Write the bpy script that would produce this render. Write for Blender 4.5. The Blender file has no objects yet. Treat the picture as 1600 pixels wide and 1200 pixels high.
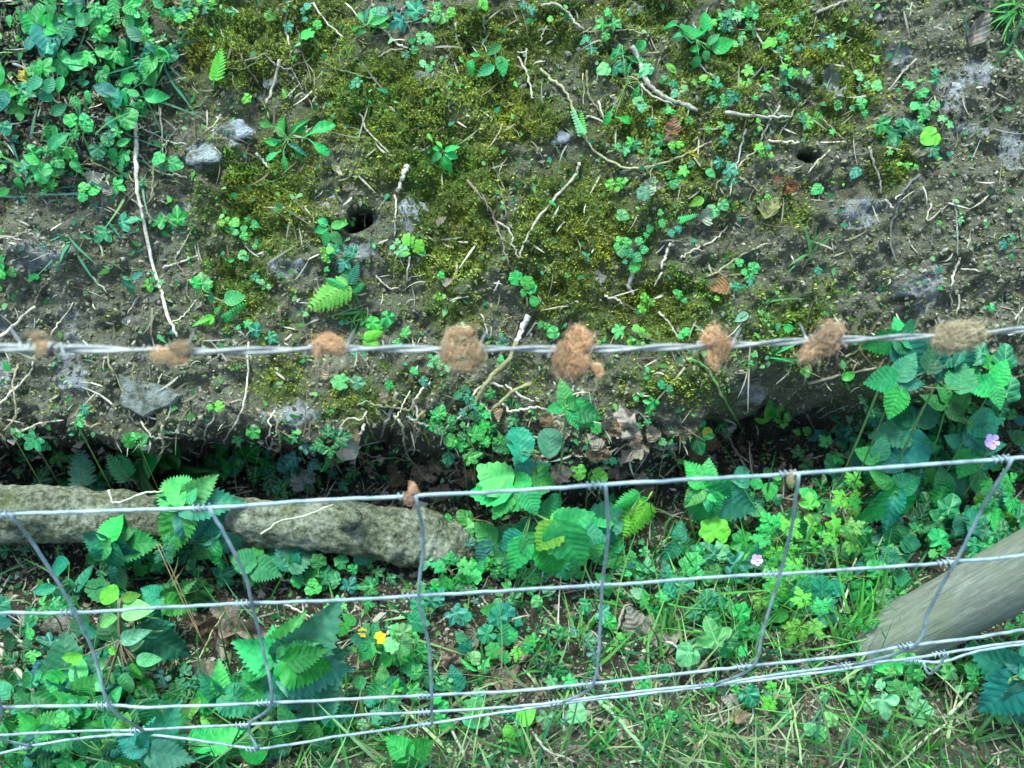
import bpy, math, random
import numpy as np
from mathutils import Vector, Matrix
R = math.radians
random.seed(11)
rng = np.random.default_rng(5)
scn = bpy.context.scene
COL = scn.collection

# ------------------------------------------------------------------ camera
CAMP = Vector((0.0, 0.0, 1.02))
DEP = R(45)                                   # camera looks 45 degrees down at the bank
FW = Vector((0, math.cos(DEP), -math.sin(DEP)))
UP = Vector((0, math.sin(DEP), math.cos(DEP)))
RT = Vector((1, 0, 0))
FPX = 1386.0
cam = bpy.data.cameras.new('camera')
cam.sensor_width = 36.0
cam.lens = 36.0 * FPX / 1600.0
cam.clip_start = 0.02
cam.clip_end = 200
cam.dof.use_dof = True
cam.dof.focus_distance = 1.02
cam.dof.aperture_fstop = 6.5
camo = bpy.data.objects.new('camera', cam)
COL.objects.link(camo)
camo.location = CAMP
camo.rotation_euler = (math.pi / 2 - DEP, 0, 0)
scn.camera = camo

# ------------------------------------------------------------------ light
world = bpy.data.worlds.new('World')
scn.world = world
world.use_nodes = True
wn = world.node_tree
sky = wn.nodes.new('ShaderNodeTexSky')
sky.sky_type = 'NISHITA'
sky.sun_disc = False
sdir = (RT * -0.12 + UP * 0.75 - FW * 0.62).normalized()    # towards the sun
el = math.asin(sdir.z)
az = math.atan2(sdir.x, sdir.y)
sky.sun_elevation = el
sky.sun_rotation = az
sky.air_density = 1.0
sky.dust_density = 2.5
bg = wn.nodes['Background']
bg.inputs[1].default_value = 0.13
tint = wn.nodes.new('ShaderNodeMix'); tint.data_type = 'RGBA'; tint.blend_type = 'MULTIPLY'   # green-cyan colour grade multiplied into the sky light
tint.inputs[0].default_value = 1.0
tint.inputs[7].default_value = (.84, 1.0, .93, 1)
wn.links.new(sky.outputs[0], tint.inputs[6]); wn.links.new(tint.outputs[2], bg.inputs[0])
sl = bpy.data.lights.new('sun', 'SUN')
sl.energy = 1.9
sl.angle = R(14)
sl.color = (0.80, 1.0, 0.92)
so = bpy.data.objects.new('sun', sl)
COL.objects.link(so)
so.rotation_euler = sdir.to_track_quat('Z', 'Y').to_euler()
so.location = (0, -1, 4)
vs = scn.view_settings
vs.view_transform = 'Standard'
vs.look = 'None'
vs.exposure = 1.74
vs.gamma = 1.0
scn.cycles.use_denoising = True
scn.cycles.max_bounces = 6

# ------------------------------------------------------------------ numeric helpers
_grids = {}
def vnoise(x, y, seed=0):
    if seed not in _grids:
        _grids[seed] = np.random.default_rng(100 + seed).random((256, 256))
    g = _grids[seed]
    xi = np.floor(x).astype(int); yi = np.floor(y).astype(int)
    fx = x - xi; fy = y - yi
    fx = fx * fx * (3 - 2 * fx); fy = fy * fy * (3 - 2 * fy)
    a = g[xi % 256, yi % 256]; b = g[(xi + 1) % 256, yi % 256]
    c = g[xi % 256, (yi + 1) % 256]; d = g[(xi + 1) % 256, (yi + 1) % 256]
    return (a * (1 - fx) + b * fx) * (1 - fy) + (c * (1 - fx) + d * fx) * fy
def fbm(x, y, f, o=4, seed=0):
    s = 0; a = 0.5; n = 0
    for k in range(o):
        s = s + a * vnoise(x * f + 17.3 * k, y * f - 9.1 * k, seed + k); n += a
        f *= 2.03; a *= 0.55
    return s / n
def sstep(a, b, x):
    t = np.clip((x - a) / (b - a), 0, 1)
    return t * t * (3 - 2 * t)

BX, BY = 0.0, 0.0
def plane(px, py, d=1.12):
    return (px - 800) / FPX * d, (600 - py) / FPX * d
# dents: px, py, rx, ry (px), depth(m), sharpness
DENTS = [(561, 338, 22, 17, .13, 5), (1262, 246, 15, 10, .11, 5), (548, 352, 14, 10, .10, 5),
         (395, 160, 16, 60, .03, 2), (1190, 640, 120, 60, .05, 2), (1290, 650, 90, 60, .05, 2),
         (60, 470, 40, 30, .012, 2), (560, 400, 60, 26, -.012, 2), (1530, 620, 90, 50, .05, 2),
         (1570, 200, 25, 60, .02, 2), (1420, 445, 60, 35, -.014, 2), (1490, 150, 45, 60, -.015, 2),
         (350, 215, 60, 30, -.018, 2), (880, 370, 80, 90, -.02, 2), (640, 200, 90, 110, -.015, 2),
         (1340, 330, 70, 40, -.012, 2), (250, 560, 160, 45, -.012, 2), (460, 650, 110, 40, -.02, 2),
         (640, 340, 30, 60, -.02, 2), (60, 420, 90, 60, -.02, 2), (1200, 60, 120, 60, .015, 2)]
def gdepth(X, Y):
    bank = 1.12 + 0.075 * (fbm(X, Y, 3.1, 3, 1) - .5) + 0.05 * (fbm(X, Y, 11, 3, 5) - .5)
    bank = bank + 0.034 * (fbm(X + .03 * fbm(X, Y, 20, 2, 3), Y, 42, 3, 9) - .5)
    ye = -0.058 + 0.055 * sstep(.15, .38, X) + 0.03 * (fbm(X, X * 0, 7, 3, 21) - .5)
    ye = ye + .02 * (fbm(X, Y, 30, 2, 41) - .5)
    floor = Y + 1.43 + 0.06 * (fbm(X, Y, 8, 4, 31) - .5) + 0.012 * (fbm(X, Y, 50, 3, 33) - .5)
    ww = .055 + .10 * np.exp(-((X - .10) / .13) ** 2) + .03 * fbm(X, X * 0 + 3, 9, 2, 23)
    ye = ye - .02 * np.exp(-((X - .02) / .08) ** 2)
    s = sstep(ye - ww, ye, Y + .05 * (fbm(X, Y, 22, 3, 43) - .5))
    d = floor * (1 - s) + bank * s
    d = d + np.maximum(Y - .95, 0)
    for (px, py, rx, ry, dep, sh) in DENTS:
        cx, cy = plane(px, py)
        rr = ((X - cx) / (rx / FPX * 1.12)) ** 2 + ((Y - cy) / (ry / FPX * 1.12)) ** 2
        if sh > 3:
            rr = rr * (1 + .5 * (fbm(X, Y, 60, 2, 51) - .5))
            d = d + dep * sstep(1.25, .45, rr)
        else:
            d = d + dep * np.exp(-rr)
    fine = 0.011 * (fbm(X, Y, 95, 3, 61) - .5) + 0.007 * (fbm(X, Y, 230, 2, 71) - .5)
    near = np.exp(-np.maximum(np.maximum(np.abs(X) - 1.1, np.abs(Y) - .8), 0) * 6)
    return d + fine * near
def W(X, Y, d):
    return CAMP + RT * float(X) + UP * float(Y) + FW * float(d)
def P(px, py, d):
    return W((px - 800) / FPX * d, (600 - py) / FPX * d, d)
def gd_px(px, py):
    px = np.asarray(px, float); py = np.asarray(py, float)
    d = np.full(px.shape, 1.12)
    d = np.where(py > 760, 1.43 / (1 + (py - 600) / FPX), d)
    for _ in range(7):
        d = .4 * d + .6 * gdepth((px - 800) / FPX * d, (600 - py) / FPX * d)
    return d
def gd1(px, py): return float(gd_px(np.array([px]), np.array([py]))[0])
def W_np(X, Y, D):
    r = np.array(RT); u = np.array(UP); f = np.array(FW)
    return np.array(CAMP) + X[:, None] * r + Y[:, None] * u + D[:, None] * f
def project(v):
    q = v - CAMP
    d = q.dot(FW)
    return 800 + q.dot(RT) / d * FPX, 600 - q.dot(UP) / d * FPX, d
def drop(v):
    """follow gravity from v to the ground"""
    q = v.copy()
    for _ in range(200):
        c = q - CAMP
        g = float(gdepth(np.array([c.dot(RT)]), np.array([c.dot(UP)]))[0])
        if c.dot(FW) >= g - .002: break
        q.z -= .006
    return q

def mesh_np(name, verts, faces, mat=None, smooth=True, col=None, uv=None):
    """verts (n,3); faces (m,k)"""
    verts = np.asarray(verts, np.float32); faces = np.asarray(faces, np.int32)
    me = bpy.data.meshes.new(name)
    m, k = faces.shape
    me.vertices.add(len(verts)); me.vertices.foreach_set('co', verts.ravel())
    me.loops.add(m * k); me.loops.foreach_set('vertex_index', faces.ravel())
    me.polygons.add(m)
    me.polygons.foreach_set('loop_start', np.arange(0, m * k, k, dtype=np.int32))
    me.polygons.foreach_set('use_smooth', np.full(m, smooth, bool))
    me.update(calc_edges=True)
    if col is not None:
        a = me.color_attributes.new('tint', 'FLOAT_COLOR', 'POINT')
        c = np.ones((len(verts), 4), np.float32); c[:, :3] = col
        a.data.foreach_set('color', c.ravel())
    if uv is not None:
        u = me.uv_layers.new(name='leafmap')
        u.data.foreach_set('uv', np.asarray(uv, np.float32)[faces.ravel()].ravel())
    if mat: me.materials.append(mat)
    return me
class MB:
    def __init__(s): s.v = []; s.f = []; s.uv = []
    def add(s, vs, fs, uv=None):
        b = len(s.v); s.v += [tuple(x) for x in vs]; s.f += [tuple(i + b for i in f) for f in fs]
        s.uv += list(uv) if uv is not None else [(0., 0.)] * len(vs)
    def mesh(s, name, mat, smooth=True):
        me = bpy.data.meshes.new(name)
        me.from_pydata(s.v, [], s.f)
        me.polygons.foreach_set('use_smooth', [smooth] * len(me.polygons))
        u = me.uv_layers.new(name='leafmap')
        idx = [i for f in s.f for i in f]
        u.data.foreach_set('uv', np.array([s.uv[i] for i in idx], np.float32).ravel())
        me.update()
        if mat: me.materials.append(mat)
        return me
def spline(pts, n=6):
    pts = [Vector(p) for p in pts]
    if len(pts) < 3:
        return [pts[0].lerp(pts[-1], i / n) for i in range(n + 1)]
    out = []
    q = [pts[0] * 2 - pts[1]] + pts + [pts[-1] * 2 - pts[-2]]
    for i in range(1, len(q) - 2):
        a, b, c, d = q[i - 1], q[i], q[i + 1], q[i + 2]
        for k in range(n):
            t = k / n
            out.append(.5 * ((2 * b) + (c - a) * t + (2 * a - 5 * b + 4 * c - d) * t * t + (3 * b - a - 3 * c + d) * t ** 3))
    out.append(pts[-1])
    return out
def tube(mb, pts, r, sides=6, caps=True, knobs=0.0):
    n = len(pts)
    rr = r if callable(r) else (lambda t: r)
    base = []; ref = Vector((.3, .2, .9))
    for i, p in enumerate(pts):
        t = (pts[min(i + 1, n - 1)] - pts[max(i - 1, 0)])
        if t.length < 1e-9: t = Vector((1, 0, 0))
        t.normalize()
        a = t.cross(ref)
        if a.length < .01: a = t.cross(Vector((1, 0, 0)))
        a.normalize(); b = t.cross(a); ref = b.cross(t) * -1 if False else ref
        R_ = rr(i / max(n - 1, 1))
        for k in range(sides):
            an = 2 * math.pi * k / sides
            q = R_ * (1 + knobs * (random.random() - .5))
            base.append(p + a * math.cos(an) * q + b * math.sin(an) * q)
    fs = []
    for i in range(n - 1):
        for k in range(sides):
            k2 = (k + 1) % sides
            fs.append((i * sides + k, i * sides + k2, (i + 1) * sides + k2, (i + 1) * sides + k))
    if caps:
        fs.append(tuple(reversed(range(sides)))); fs.append(tuple(range((n - 1) * sides, n * sides)))
    uv = [(k / sides * .01, i * .01) for i in range(n) for k in range(sides)]
    mb.add(base, fs, uv)

# ------------------------------------------------------------------ tagging
PENDING = []       # things that get their label from what they lie beside
def link(o, parent=None):
    COL.objects.link(o)
    if parent: o.parent = parent
    return o
def thing(name, loc, look, cat, px, py, group=None, mesh=None, label=None):
    o = bpy.data.objects.new(name, mesh); o.location = loc
    link(o); o['category'] = cat
    if group: o['group'] = group
    if label: o['label'] = label
    else: PENDING.append((o, look, px, py))
    return o
def part(name, me, parent, mw=None, color=None, label=None):
    """mw: wanted world matrix; vertices of me are world when mw is None"""
    o = bpy.data.objects.new(name, me); COL.objects.link(o)
    o.parent = parent
    inv = Matrix.Translation(-parent.location)
    o.matrix_parent_inverse = Matrix.Identity(4)
    o.matrix_basis = inv @ (mw if mw is not None else Matrix.Identity(4))
    if color: o.color = (*color[:3], 1)
    if label: o['label'] = label
    return o
def localise(me, loc):
    me.transform(Matrix.Translation(-Vector(loc)))

# ------------------------------------------------------------------ materials
def newmat(name):
    m = bpy.data.materials.new(name); m.use_nodes = True
    nt = m.node_tree
    return m, nt, nt.nodes, nt.links, nt.nodes['Principled BSDF']
def N(nodes, typ, **kw):
    n = nodes.new(typ)
    for k, v in kw.items():
        if k.startswith('i_'): n.inputs[k[2:]].default_value = v
        else: setattr(n, k, v)
    return n
def math_(nd, lk, op, a, b=None, clamp=False):
    n = nd.new('ShaderNodeMath'); n.operation = op; n.use_clamp = clamp
    for i, v in enumerate((a, b)):
        if v is None: continue
        if isinstance(v, (int, float)): n.inputs[i].default_value = v
        else: lk.new(v, n.inputs[i])
    return n.outputs[0]
def mixc(nd, lk, fac, a, b, mode='MIX'):
    n = nd.new('ShaderNodeMix'); n.data_type = 'RGBA'; n.blend_type = mode
    for i, v in ((0, fac), (6, a), (7, b)):
        if isinstance(v, (int, float)): n.inputs[i].default_value = v
        elif isinstance(v, tuple): n.inputs[i].default_value = (*v[:3], 1)
        else: lk.new(v, n.inputs[i])
    return n.outputs[2]
def ramp(nd, lk, fac, stops):
    n = nd.new('ShaderNodeValToRGB'); e = n.color_ramp.elements
    while len(e) < len(stops): e.new(.5)
    for i, (p, c) in enumerate(stops):
        e[i].position = p; e[i].color = (*c, 1)
    lk.new(fac, n.inputs[0]); return n.outputs[0]
def noise(nd, lk, scale, detail=4, rough=.6, vec=None, dist=0):
    n = nd.new('ShaderNodeTexNoise'); n.inputs['Scale'].default_value = scale
    n.inputs['Detail'].default_value = detail; n.inputs['Roughness'].default_value = rough
    n.inputs['Distortion'].default_value = dist
    if vec: lk.new(vec, n.inputs['Vector'])
    return n
def objmat(name, rough=.8, stops=None, scale=60, bump=.4, dist=.002, spec=.3, metal=0, use_color=False, stretch=None, detail=6):
    m, nt, nd, lk, b = newmat(name)
    tc = nd.new('ShaderNodeTexCoord'); vec = tc.outputs['Object']
    if stretch:
        mp = nd.new('ShaderNodeMapping'); mp.inputs['Scale'].default_value = stretch
        lk.new(vec, mp.inputs['Vector']); vec = mp.outputs[0]
    n1 = noise(nd, lk, scale, detail, .65, vec)
    if use_color:
        oi = nd.new('ShaderNodeObjectInfo')
        g = ramp(nd, lk, n1.outputs[0], stops or [(.3, (.55, .55, .55)), (.7, (1.35, 1.35, 1.35))])
        c = mixc(nd, lk, 1.0, oi.outputs['Color'], g, 'MULTIPLY')
    else:
        c = ramp(nd, lk, n1.outputs[0], stops)
    lk.new(c, b.inputs['Base Color'])
    b.inputs['Roughness'].default_value = rough
    b.inputs['Specular IOR Level'].default_value = spec
    b.inputs['Metallic'].default_value = metal
    n2 = noise(nd, lk, scale * 3, 5, .7, vec)
    bp = nd.new('ShaderNodeBump'); bp.inputs['Strength'].default_value = bump; bp.inputs['Distance'].default_value = dist
    lk.new(n2.outputs[0], bp.inputs['Height']); lk.new(bp.outputs[0], b.inputs['Normal'])
    return m

def leaf_material(name, nv=7.0, slant=.75, vein=.35, rough=.42, bumps=.5):
    m, nt, nd, lk, b = newmat(name)
    oi = nd.new('ShaderNodeObjectInfo')
    uv = nd.new('ShaderNodeUVMap'); uv.uv_map = 'leafmap'
    sp = nd.new('ShaderNodeSeparateXYZ'); lk.new(uv.outputs[0], sp.inputs[0])
    au = math_(nd, lk, 'ABSOLUTE', sp.outputs[0])
    s = math_(nd, lk, 'SUBTRACT', sp.outputs[1], math_(nd, lk, 'MULTIPLY', au, slant))
    s = math_(nd, lk, 'MULTIPLY', s, nv)
    pp = math_(nd, lk, 'PINGPONG', s, .5)                     # 0 at veins
    side = math_(nd, lk, 'SUBTRACT', 1.0, math_(nd, lk, 'MULTIPLY', pp, 5.0, True), True)
    mid = math_(nd, lk, 'SUBTRACT', 1.0, math_(nd, lk, 'MULTIPLY', au, 40.0, True), True)
    vv = math_(nd, lk, 'MAXIMUM', math_(nd, lk, 'MULTIPLY', side, .6), mid)
    tc = nd.new('ShaderNodeTexCoord')
    n1 = noise(nd, lk, 5, 5, .6, tc.outputs['Object'])
    n3 = noise(nd, lk, 40, 3, .6, tc.outputs['Object'])
    g = ramp(nd, lk, n1.outputs[0], [(.3, (.5, .66, .6)), (.55, (1.0, 1.0, 1.0)), (.72, (2.2, 1.3, 1.1))])
    c = mixc(nd, lk, 1.0, oi.outputs['Color'], g, 'MULTIPLY')
    lighter = mixc(nd, lk, .45, c, (.45, .62, .30))
    c2 = mixc(nd, lk, math_(nd, lk, 'MULTIPLY', vv, vein), c, lighter)
    lk.new(c2, b.inputs['Base Color'])
    b.inputs['Roughness'].default_value = rough
    b.inputs['Specular IOR Level'].default_value = .32
    h = math_(nd, lk, 'ADD', math_(nd, lk, 'MULTIPLY', pp, 1.2), math_(nd, lk, 'MULTIPLY', n3.outputs[0], .5))
    bp = nd.new('ShaderNodeBump'); bp.inputs['Strength'].default_value = bumps; bp.inputs['Distance'].default_value = .0022
    lk.new(h, bp.inputs['Height']); lk.new(bp.outputs[0], b.inputs['Normal'])
    tr = nd.new('ShaderNodeBsdfTranslucent'); lk.new(c2, tr.inputs[0])
    mx = nd.new('ShaderNodeMixShader'); mx.inputs[0].default_value = .22
    lk.new(b.outputs[0], mx.inputs[1]); lk.new(tr.outputs[0], mx.inputs[2])
    lk.new(mx.outputs[0], nd['Material Output'].inputs[0])
    return m
M_LEAF = leaf_material('leaf', 6, .8, .2, .45, .3)
M_VEIN = leaf_material('veined_leaf', 7, .6, .20, .5, .42)
M_DEAD = leaf_material('withered_leaf', 6, .7, .25, .85, 1.0)
M_IVY = leaf_material('ivy_leaf', 3.5, .9, .9, .35, .3)
def tint_mat(name, rough=.7, spec=.3, transl=0.0):
    m, nt, nd, lk, b = newmat(name)
    a = nd.new('ShaderNodeAttribute'); a.attribute_name = 'tint'
    lk.new(a.outputs[0], b.inputs['Base Color'])
    b.inputs['Roughness'].default_value = rough; b.inputs['Specular IOR Level'].default_value = spec
    if transl:
        tr = nd.new('ShaderNodeBsdfTranslucent'); lk.new(a.outputs[0], tr.inputs[0])
        mx = nd.new('ShaderNodeMixShader'); mx.inputs[0].default_value = transl
        lk.new(b.outputs[0], mx.inputs[1]); lk.new(tr.outputs[0], mx.inputs[2])
        lk.new(mx.outputs[0], nd['Material Output'].inputs[0])
    return m
M_TINT = tint_mat('grass_and_moss_tint', .6, .3, .25)
M_EARTH = tint_mat('crumb_tint', .95, .15)
M_HAIR = tint_mat('hair_tint', .75, .2, .15)
M_STEM = objmat('plant_stem', .6, None, 80, .2, .0005, use_color=True)
M_TWIG = objmat('dry_twig', .85, [(.28, (.35, .33, .3)), (.5, (.95, .95, .95)), (.75, (1.45, 1.45, 1.45))], 130, .6, .001, use_color=True)
M_WIRE = objmat('galvanised_wire', .42, [(.34, (.15, .19, .22)), (.5, (.27, .34, .40)), (.68, (.42, .49, .54))], 70, .35, .0004, .5, .1)
M_BARB = objmat('weathered_barbed_wire', .5, [(.34, (.16, .16, .16)), (.5, (.29, .285, .29)), (.70, (.46, .44, .42))], 80, .35, .0004, .5, .25)
M_STONE = objmat('stone', .9, [(.36, (.28, .27, .22)), (.5, (.75, .74, .70)), (.68, (1.15, 1.15, 1.15))], 75, 1, .006, use_color=True)
M_PETAL = objmat('petal', .6, None, 50, .1, .0005, use_color=True)
def log_material():
    m, nt, nd, lk, b = newmat('lichened_bark')
    tc = nd.new('ShaderNodeTexCoord'); v = tc.outputs['Object']
    n1 = noise(nd, lk, 20, 7, .75, v, .4); n2 = noise(nd, lk, 120, 6, .78, v); n3 = noise(nd, lk, 26, 5, .65, v)
    base = ramp(nd, lk, n2.outputs[0], [(.32, (.02, .02, .012)), (.46, (.13, .135, .09)), (.58, (.25, .26, .17)), (.74, (.44, .45, .34))])
    pale = ramp(nd, lk, n2.outputs[0], [(.32, (.06, .06, .04)), (.46, (.28, .285, .21)), (.64, (.47, .47, .38))])
    f1 = ramp(nd, lk, n1.outputs[0], [(.49, (0, 0, 0)), (.57, (.9, .9, .9))])
    c = mixc(nd, lk, f1, base, pale)
    f2 = ramp(nd, lk, n3.outputs[0], [(.58, (0, 0, 0)), (.68, (1, 1, 1))])
    c = mixc(nd, lk, math_(nd, lk, 'MULTIPLY', f2, .7), c, (.10, .125, .03))
    lk.new(c, b.inputs['Base Color']); b.inputs['Roughness'].default_value = .95
    b.inputs['Specular IOR Level'].default_value = .15
    vo = nd.new('ShaderNodeTexVoronoi'); vo.inputs['Scale'].default_value = 130; lk.new(v, vo.inputs['Vector'])
    hh = math_(nd, lk, 'ADD', n2.outputs[0], math_(nd, lk, 'MULTIPLY', vo.outputs[0], .5))
    bp = nd.new('ShaderNodeBump'); bp.inputs['Strength'].default_value = 1; bp.inputs['Distance'].default_value = .010
    lk.new(hh, bp.inputs['Height']); lk.new(bp.outputs[0], b.inputs['Normal'])
    return m
M_LOG = log_material()
def post_material():
    m, nt, nd, lk, b = newmat('weathered_post_wood')
    tc = nd.new('ShaderNodeTexCoord')
    mp = nd.new('ShaderNodeMapping'); mp.inputs['Scale'].default_value = (1, 1, .10); lk.new(tc.outputs['Object'], mp.inputs[0])
    n1 = noise(nd, lk, 260, 7, .75, mp.outputs[0], .2); n2 = noise(nd, lk, 9, 5, .6, tc.outputs['Object'])
    n4 = noise(nd, lk, 160, 3, .6, tc.outputs['Object'])
    c = ramp(nd, lk, n1.outputs[0], [(.3, (.11, .112, .092)), (.5, (.20, .205, .17)), (.7, (.31, .315, .27))])
    c = mixc(nd, lk, ramp(nd, lk, n2.outputs[0], [(.45, (0, 0, 0)), (.65, (.6, .6, .6))]), c, (.17, .20, .10))
    c = mixc(nd, lk, ramp(nd, lk, n4.outputs[0], [(.69, (0, 0, 0)), (.74, (.4, .4, .4))]), c, (.40, .39, .34))
    mp2 = nd.new('ShaderNodeMapping'); mp2.inputs['Scale'].default_value = (1, 1, .035); lk.new(tc.outputs['Object'], mp2.inputs[0])
    n6 = noise(nd, lk, 170, 4, .6, mp2.outputs[0], .15)
    c = mixc(nd, lk, ramp(nd, lk, n6.outputs[0], [(.62, (0, 0, 0)), (.66, (.5, .5, .5))]), c, (.06, .058, .045))
    n5 = noise(nd, lk, 90, 4, .6, tc.outputs['Object'])
    c = mixc(nd, lk, ramp(nd, lk, n5.outputs[0], [(.55, (0, 0, 0)), (.75, (.55, .55, .55))]), c, (.11, .13, .075))
    lk.new(c, b.inputs['Base Color']); b.inputs['Roughness'].default_value = .85
    bp = nd.new('ShaderNodeBump'); bp.inputs['Strength'].default_value = .6; bp.inputs['Distance'].default_value = .002
    lk.new(n1.outputs[0], bp.inputs['Height']); lk.new(bp.outputs[0], b.inputs['Normal'])
    return m
M_POST = post_material()
def ground_material():
    m, nt, nd, lk, b = newmat('bank_soil_and_moss')
    a = nd.new('ShaderNodeAttribute'); a.attribute_name = 'tint'
    sp = nd.new('ShaderNodeSeparateColor'); lk.new(a.outputs[0], sp.inputs[0])
    tc = nd.new('ShaderNodeTexCoord'); v = tc.outputs['Object']
    nA = noise(nd, lk, 40, 8, .7, v, .3); nB = noise(nd, lk, 260, 5, .7, v); nC = noise(nd, lk, 12, 5, .6, v)
    soil = ramp(nd, lk, nA.outputs[0], [(.28, (.095, .088, .058)), (.45, (.185, .178, .128)), (.58, (.26, .25, .195)), (.74, (.38, .37, .31))])
    soil = mixc(nd, lk, .75, soil, ramp(nd, lk, nB.outputs[0], [(.3, (.62, .60, .56)), (.7, (1.3, 1.3, 1.3))]), 'MULTIPLY')
    moss = ramp(nd, lk, nB.outputs[0], [(.3, (.035, .05, .018)), (.5, (.11, .145, .035)), (.66, (.23, .27, .06)), (.8, (.38, .40, .13))])
    rock = ramp(nd, lk, nA.outputs[0], [(.32, (.16, .16, .155)), (.47, (.32, .32, .33)), (.66, (.55, .55, .58))])
    shaded_humus = ramp(nd, lk, nB.outputs[0], [(.3, (.010, .009, .007)), (.5, (.035, .028, .021)), (.62, (.10, .08, .062)), (.78, (.26, .22, .18))])  # dark litter soil, its colour also deepened to paint shade beneath plants
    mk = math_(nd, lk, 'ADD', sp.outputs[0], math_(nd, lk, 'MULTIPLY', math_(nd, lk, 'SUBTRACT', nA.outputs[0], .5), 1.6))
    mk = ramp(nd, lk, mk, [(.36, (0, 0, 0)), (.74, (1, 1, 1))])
    c = mixc(nd, lk, sp.outputs[2], soil, shaded_humus)
    c = mixc(nd, lk, mk, c, moss)
    rk = math_(nd, lk, 'ADD', sp.outputs[1], math_(nd, lk, 'MULTIPLY', math_(nd, lk, 'SUBTRACT', nA.outputs[0], .5), 2.2))
    rk = ramp(nd, lk, rk, [(.50, (0, 0, 0)), (.62, (1, 1, 1))])
    c = mixc(nd, lk, rk, c, rock)
    lk.new(c, b.inputs['Base Color']); b.inputs['Roughness'].default_value = .95
    b.inputs['Specular IOR Level'].default_value = .15
    hh = math_(nd, lk, 'ADD', math_(nd, lk, 'MULTIPLY', nA.outputs[0], 2.0), nB.outputs[0])
    bp = nd.new('ShaderNodeBump'); bp.inputs['Strength'].default_value = 1; bp.inputs['Distance'].default_value = .012
    lk.new(hh, bp.inputs['Height']); lk.new(bp.outputs[0], b.inputs['Normal'])
    return m
M_GROUND = ground_material()

# ------------------------------------------------------------------ ground
MOSS = [(600, 150, 70, 60, 1), (640, 210, 60, 70, 1), (720, 290, 70, 90, .8), (770, 120, 70, 50, 1), (820, 190, 60, 30, 1),
        (890, 360, 80, 80, .9), (880, 440, 50, 40, 1), (1000, 190, 80, 50, .8), (1320, 100, 60, 60, .9), (1140, 90, 90, 60, .6),
        (420, 310, 70, 70, .7), (390, 60, 80, 50, .7), (380, 440, 60, 60, .6), (1000, 20, 80, 40, .6), (860, 60, 60, 70, .5), (500, 60, 60, 60, .6),
        (980, 340, 60, 60, .5), (1080, 280, 70, 60, .5), (1210, 30, 60, 60, .7), (1400, 250, 40, 60, .7), (560, 650, 70, 40, .6),
        (430, 600, 40, 30, .6), (1000, 480, 120, 60, .6), (1060, 600, 90, 50, .5), (340, 260, 50, 90, .3), (700, 400, 60, 50, .6), (740, 60, 60, 40, .7),
        (1240, 520, 60, 50, .5), (1300, 180, 80, 40, .4), (700, 480, 60, 60, .4), (1150, 200, 50, 40, .4), (130, 520, 60, 30, .2), (20, 600, 60, 40, .4),
        (1230, 330, 50, 30, .5), (950, 100, 60, 50, .5), (660, 600, 60, 40, .4), (1490, 40, 30, 20, .4), (1480, 200, 40, 20, .5)]
ROCK = [(360, 205, 40, 22), (318, 240, 32, 22), (1488, 148, 22, 38), (1300, 118, 20, 25), (640, 340, 16, 40), (1290, 60, 18, 14),
        (1430, 450, 55, 32), (1340, 330, 50, 26), (560, 392, 40, 18), (445, 420, 36, 18), (60, 400, 50, 40), (110, 560, 30, 60), (1050, 700, 10, 8), (1170, 610, 24, 26), (1400, 90, 30, 25),
        (460, 650, 50, 24), (270, 330, 26, 18), (1260, 120, 20, 16), (1530, 110, 30, 30), (1580, 230, 22, 40), (5, 500, 14, 20), (5, 580, 12, 30), (1510, 200, 22, 14)]
def masks(X, Y, D):
    px = 800 + X / D * FPX; py = 600 - Y / D * FPX
    m = np.zeros_like(X)
    for (cx, cy, rx, ry, a) in MOSS:
        m = np.maximum(m, a * np.exp(-(((px - cx) / rx) ** 2 + ((py - cy) / ry) ** 2) * .7))
    bankm = sstep(700, 600, py)
    rightsoil = sstep(1350, 1500, px) * .35 + sstep(330, 120, px) * sstep(200, 330, py) * .3
    m = m + (.30 - rightsoil) * bankm + (fbm(X, Y, 9, 4, 81) - .5) * .7
    r = np.zeros_like(X)
    for (cx, cy, rx, ry) in ROCK:
        r = np.maximum(r, .95 * np.exp(-(((px - cx) / rx) ** 2 + ((py - cy) / ry) ** 2) * .9))
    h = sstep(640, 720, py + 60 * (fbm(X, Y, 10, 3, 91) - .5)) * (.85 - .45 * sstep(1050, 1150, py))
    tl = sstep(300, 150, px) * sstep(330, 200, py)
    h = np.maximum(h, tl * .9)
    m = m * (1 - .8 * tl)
    return np.clip(m, 0, 1), np.clip(r, 0, 1), np.clip(h, 0, 1)
def graded(lo, hi, step, far):
    mid = list(np.arange(lo, hi, step)); out = []; s = step; x = hi
    while x < far: out.append(x); s *= 1.22; x += s
    out.append(far)
    left = []; s = step; x = lo - step
    while x > -far: left.append(x); s *= 1.22; x -= s
    left.append(-far)
    return np.array(sorted(left) + mid + out)
gx = graded(-.95, .95, .003, 30); gy = graded(-.66, .72, .003, 30)
GX, GY = np.meshgrid(gx, gy); shp = GX.shape
X = GX.ravel(); Y = GY.ravel(); D = gdepth(X, Y)
nx, ny = len(gx), len(gy)
DG = D.reshape(ny, nx)
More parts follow.
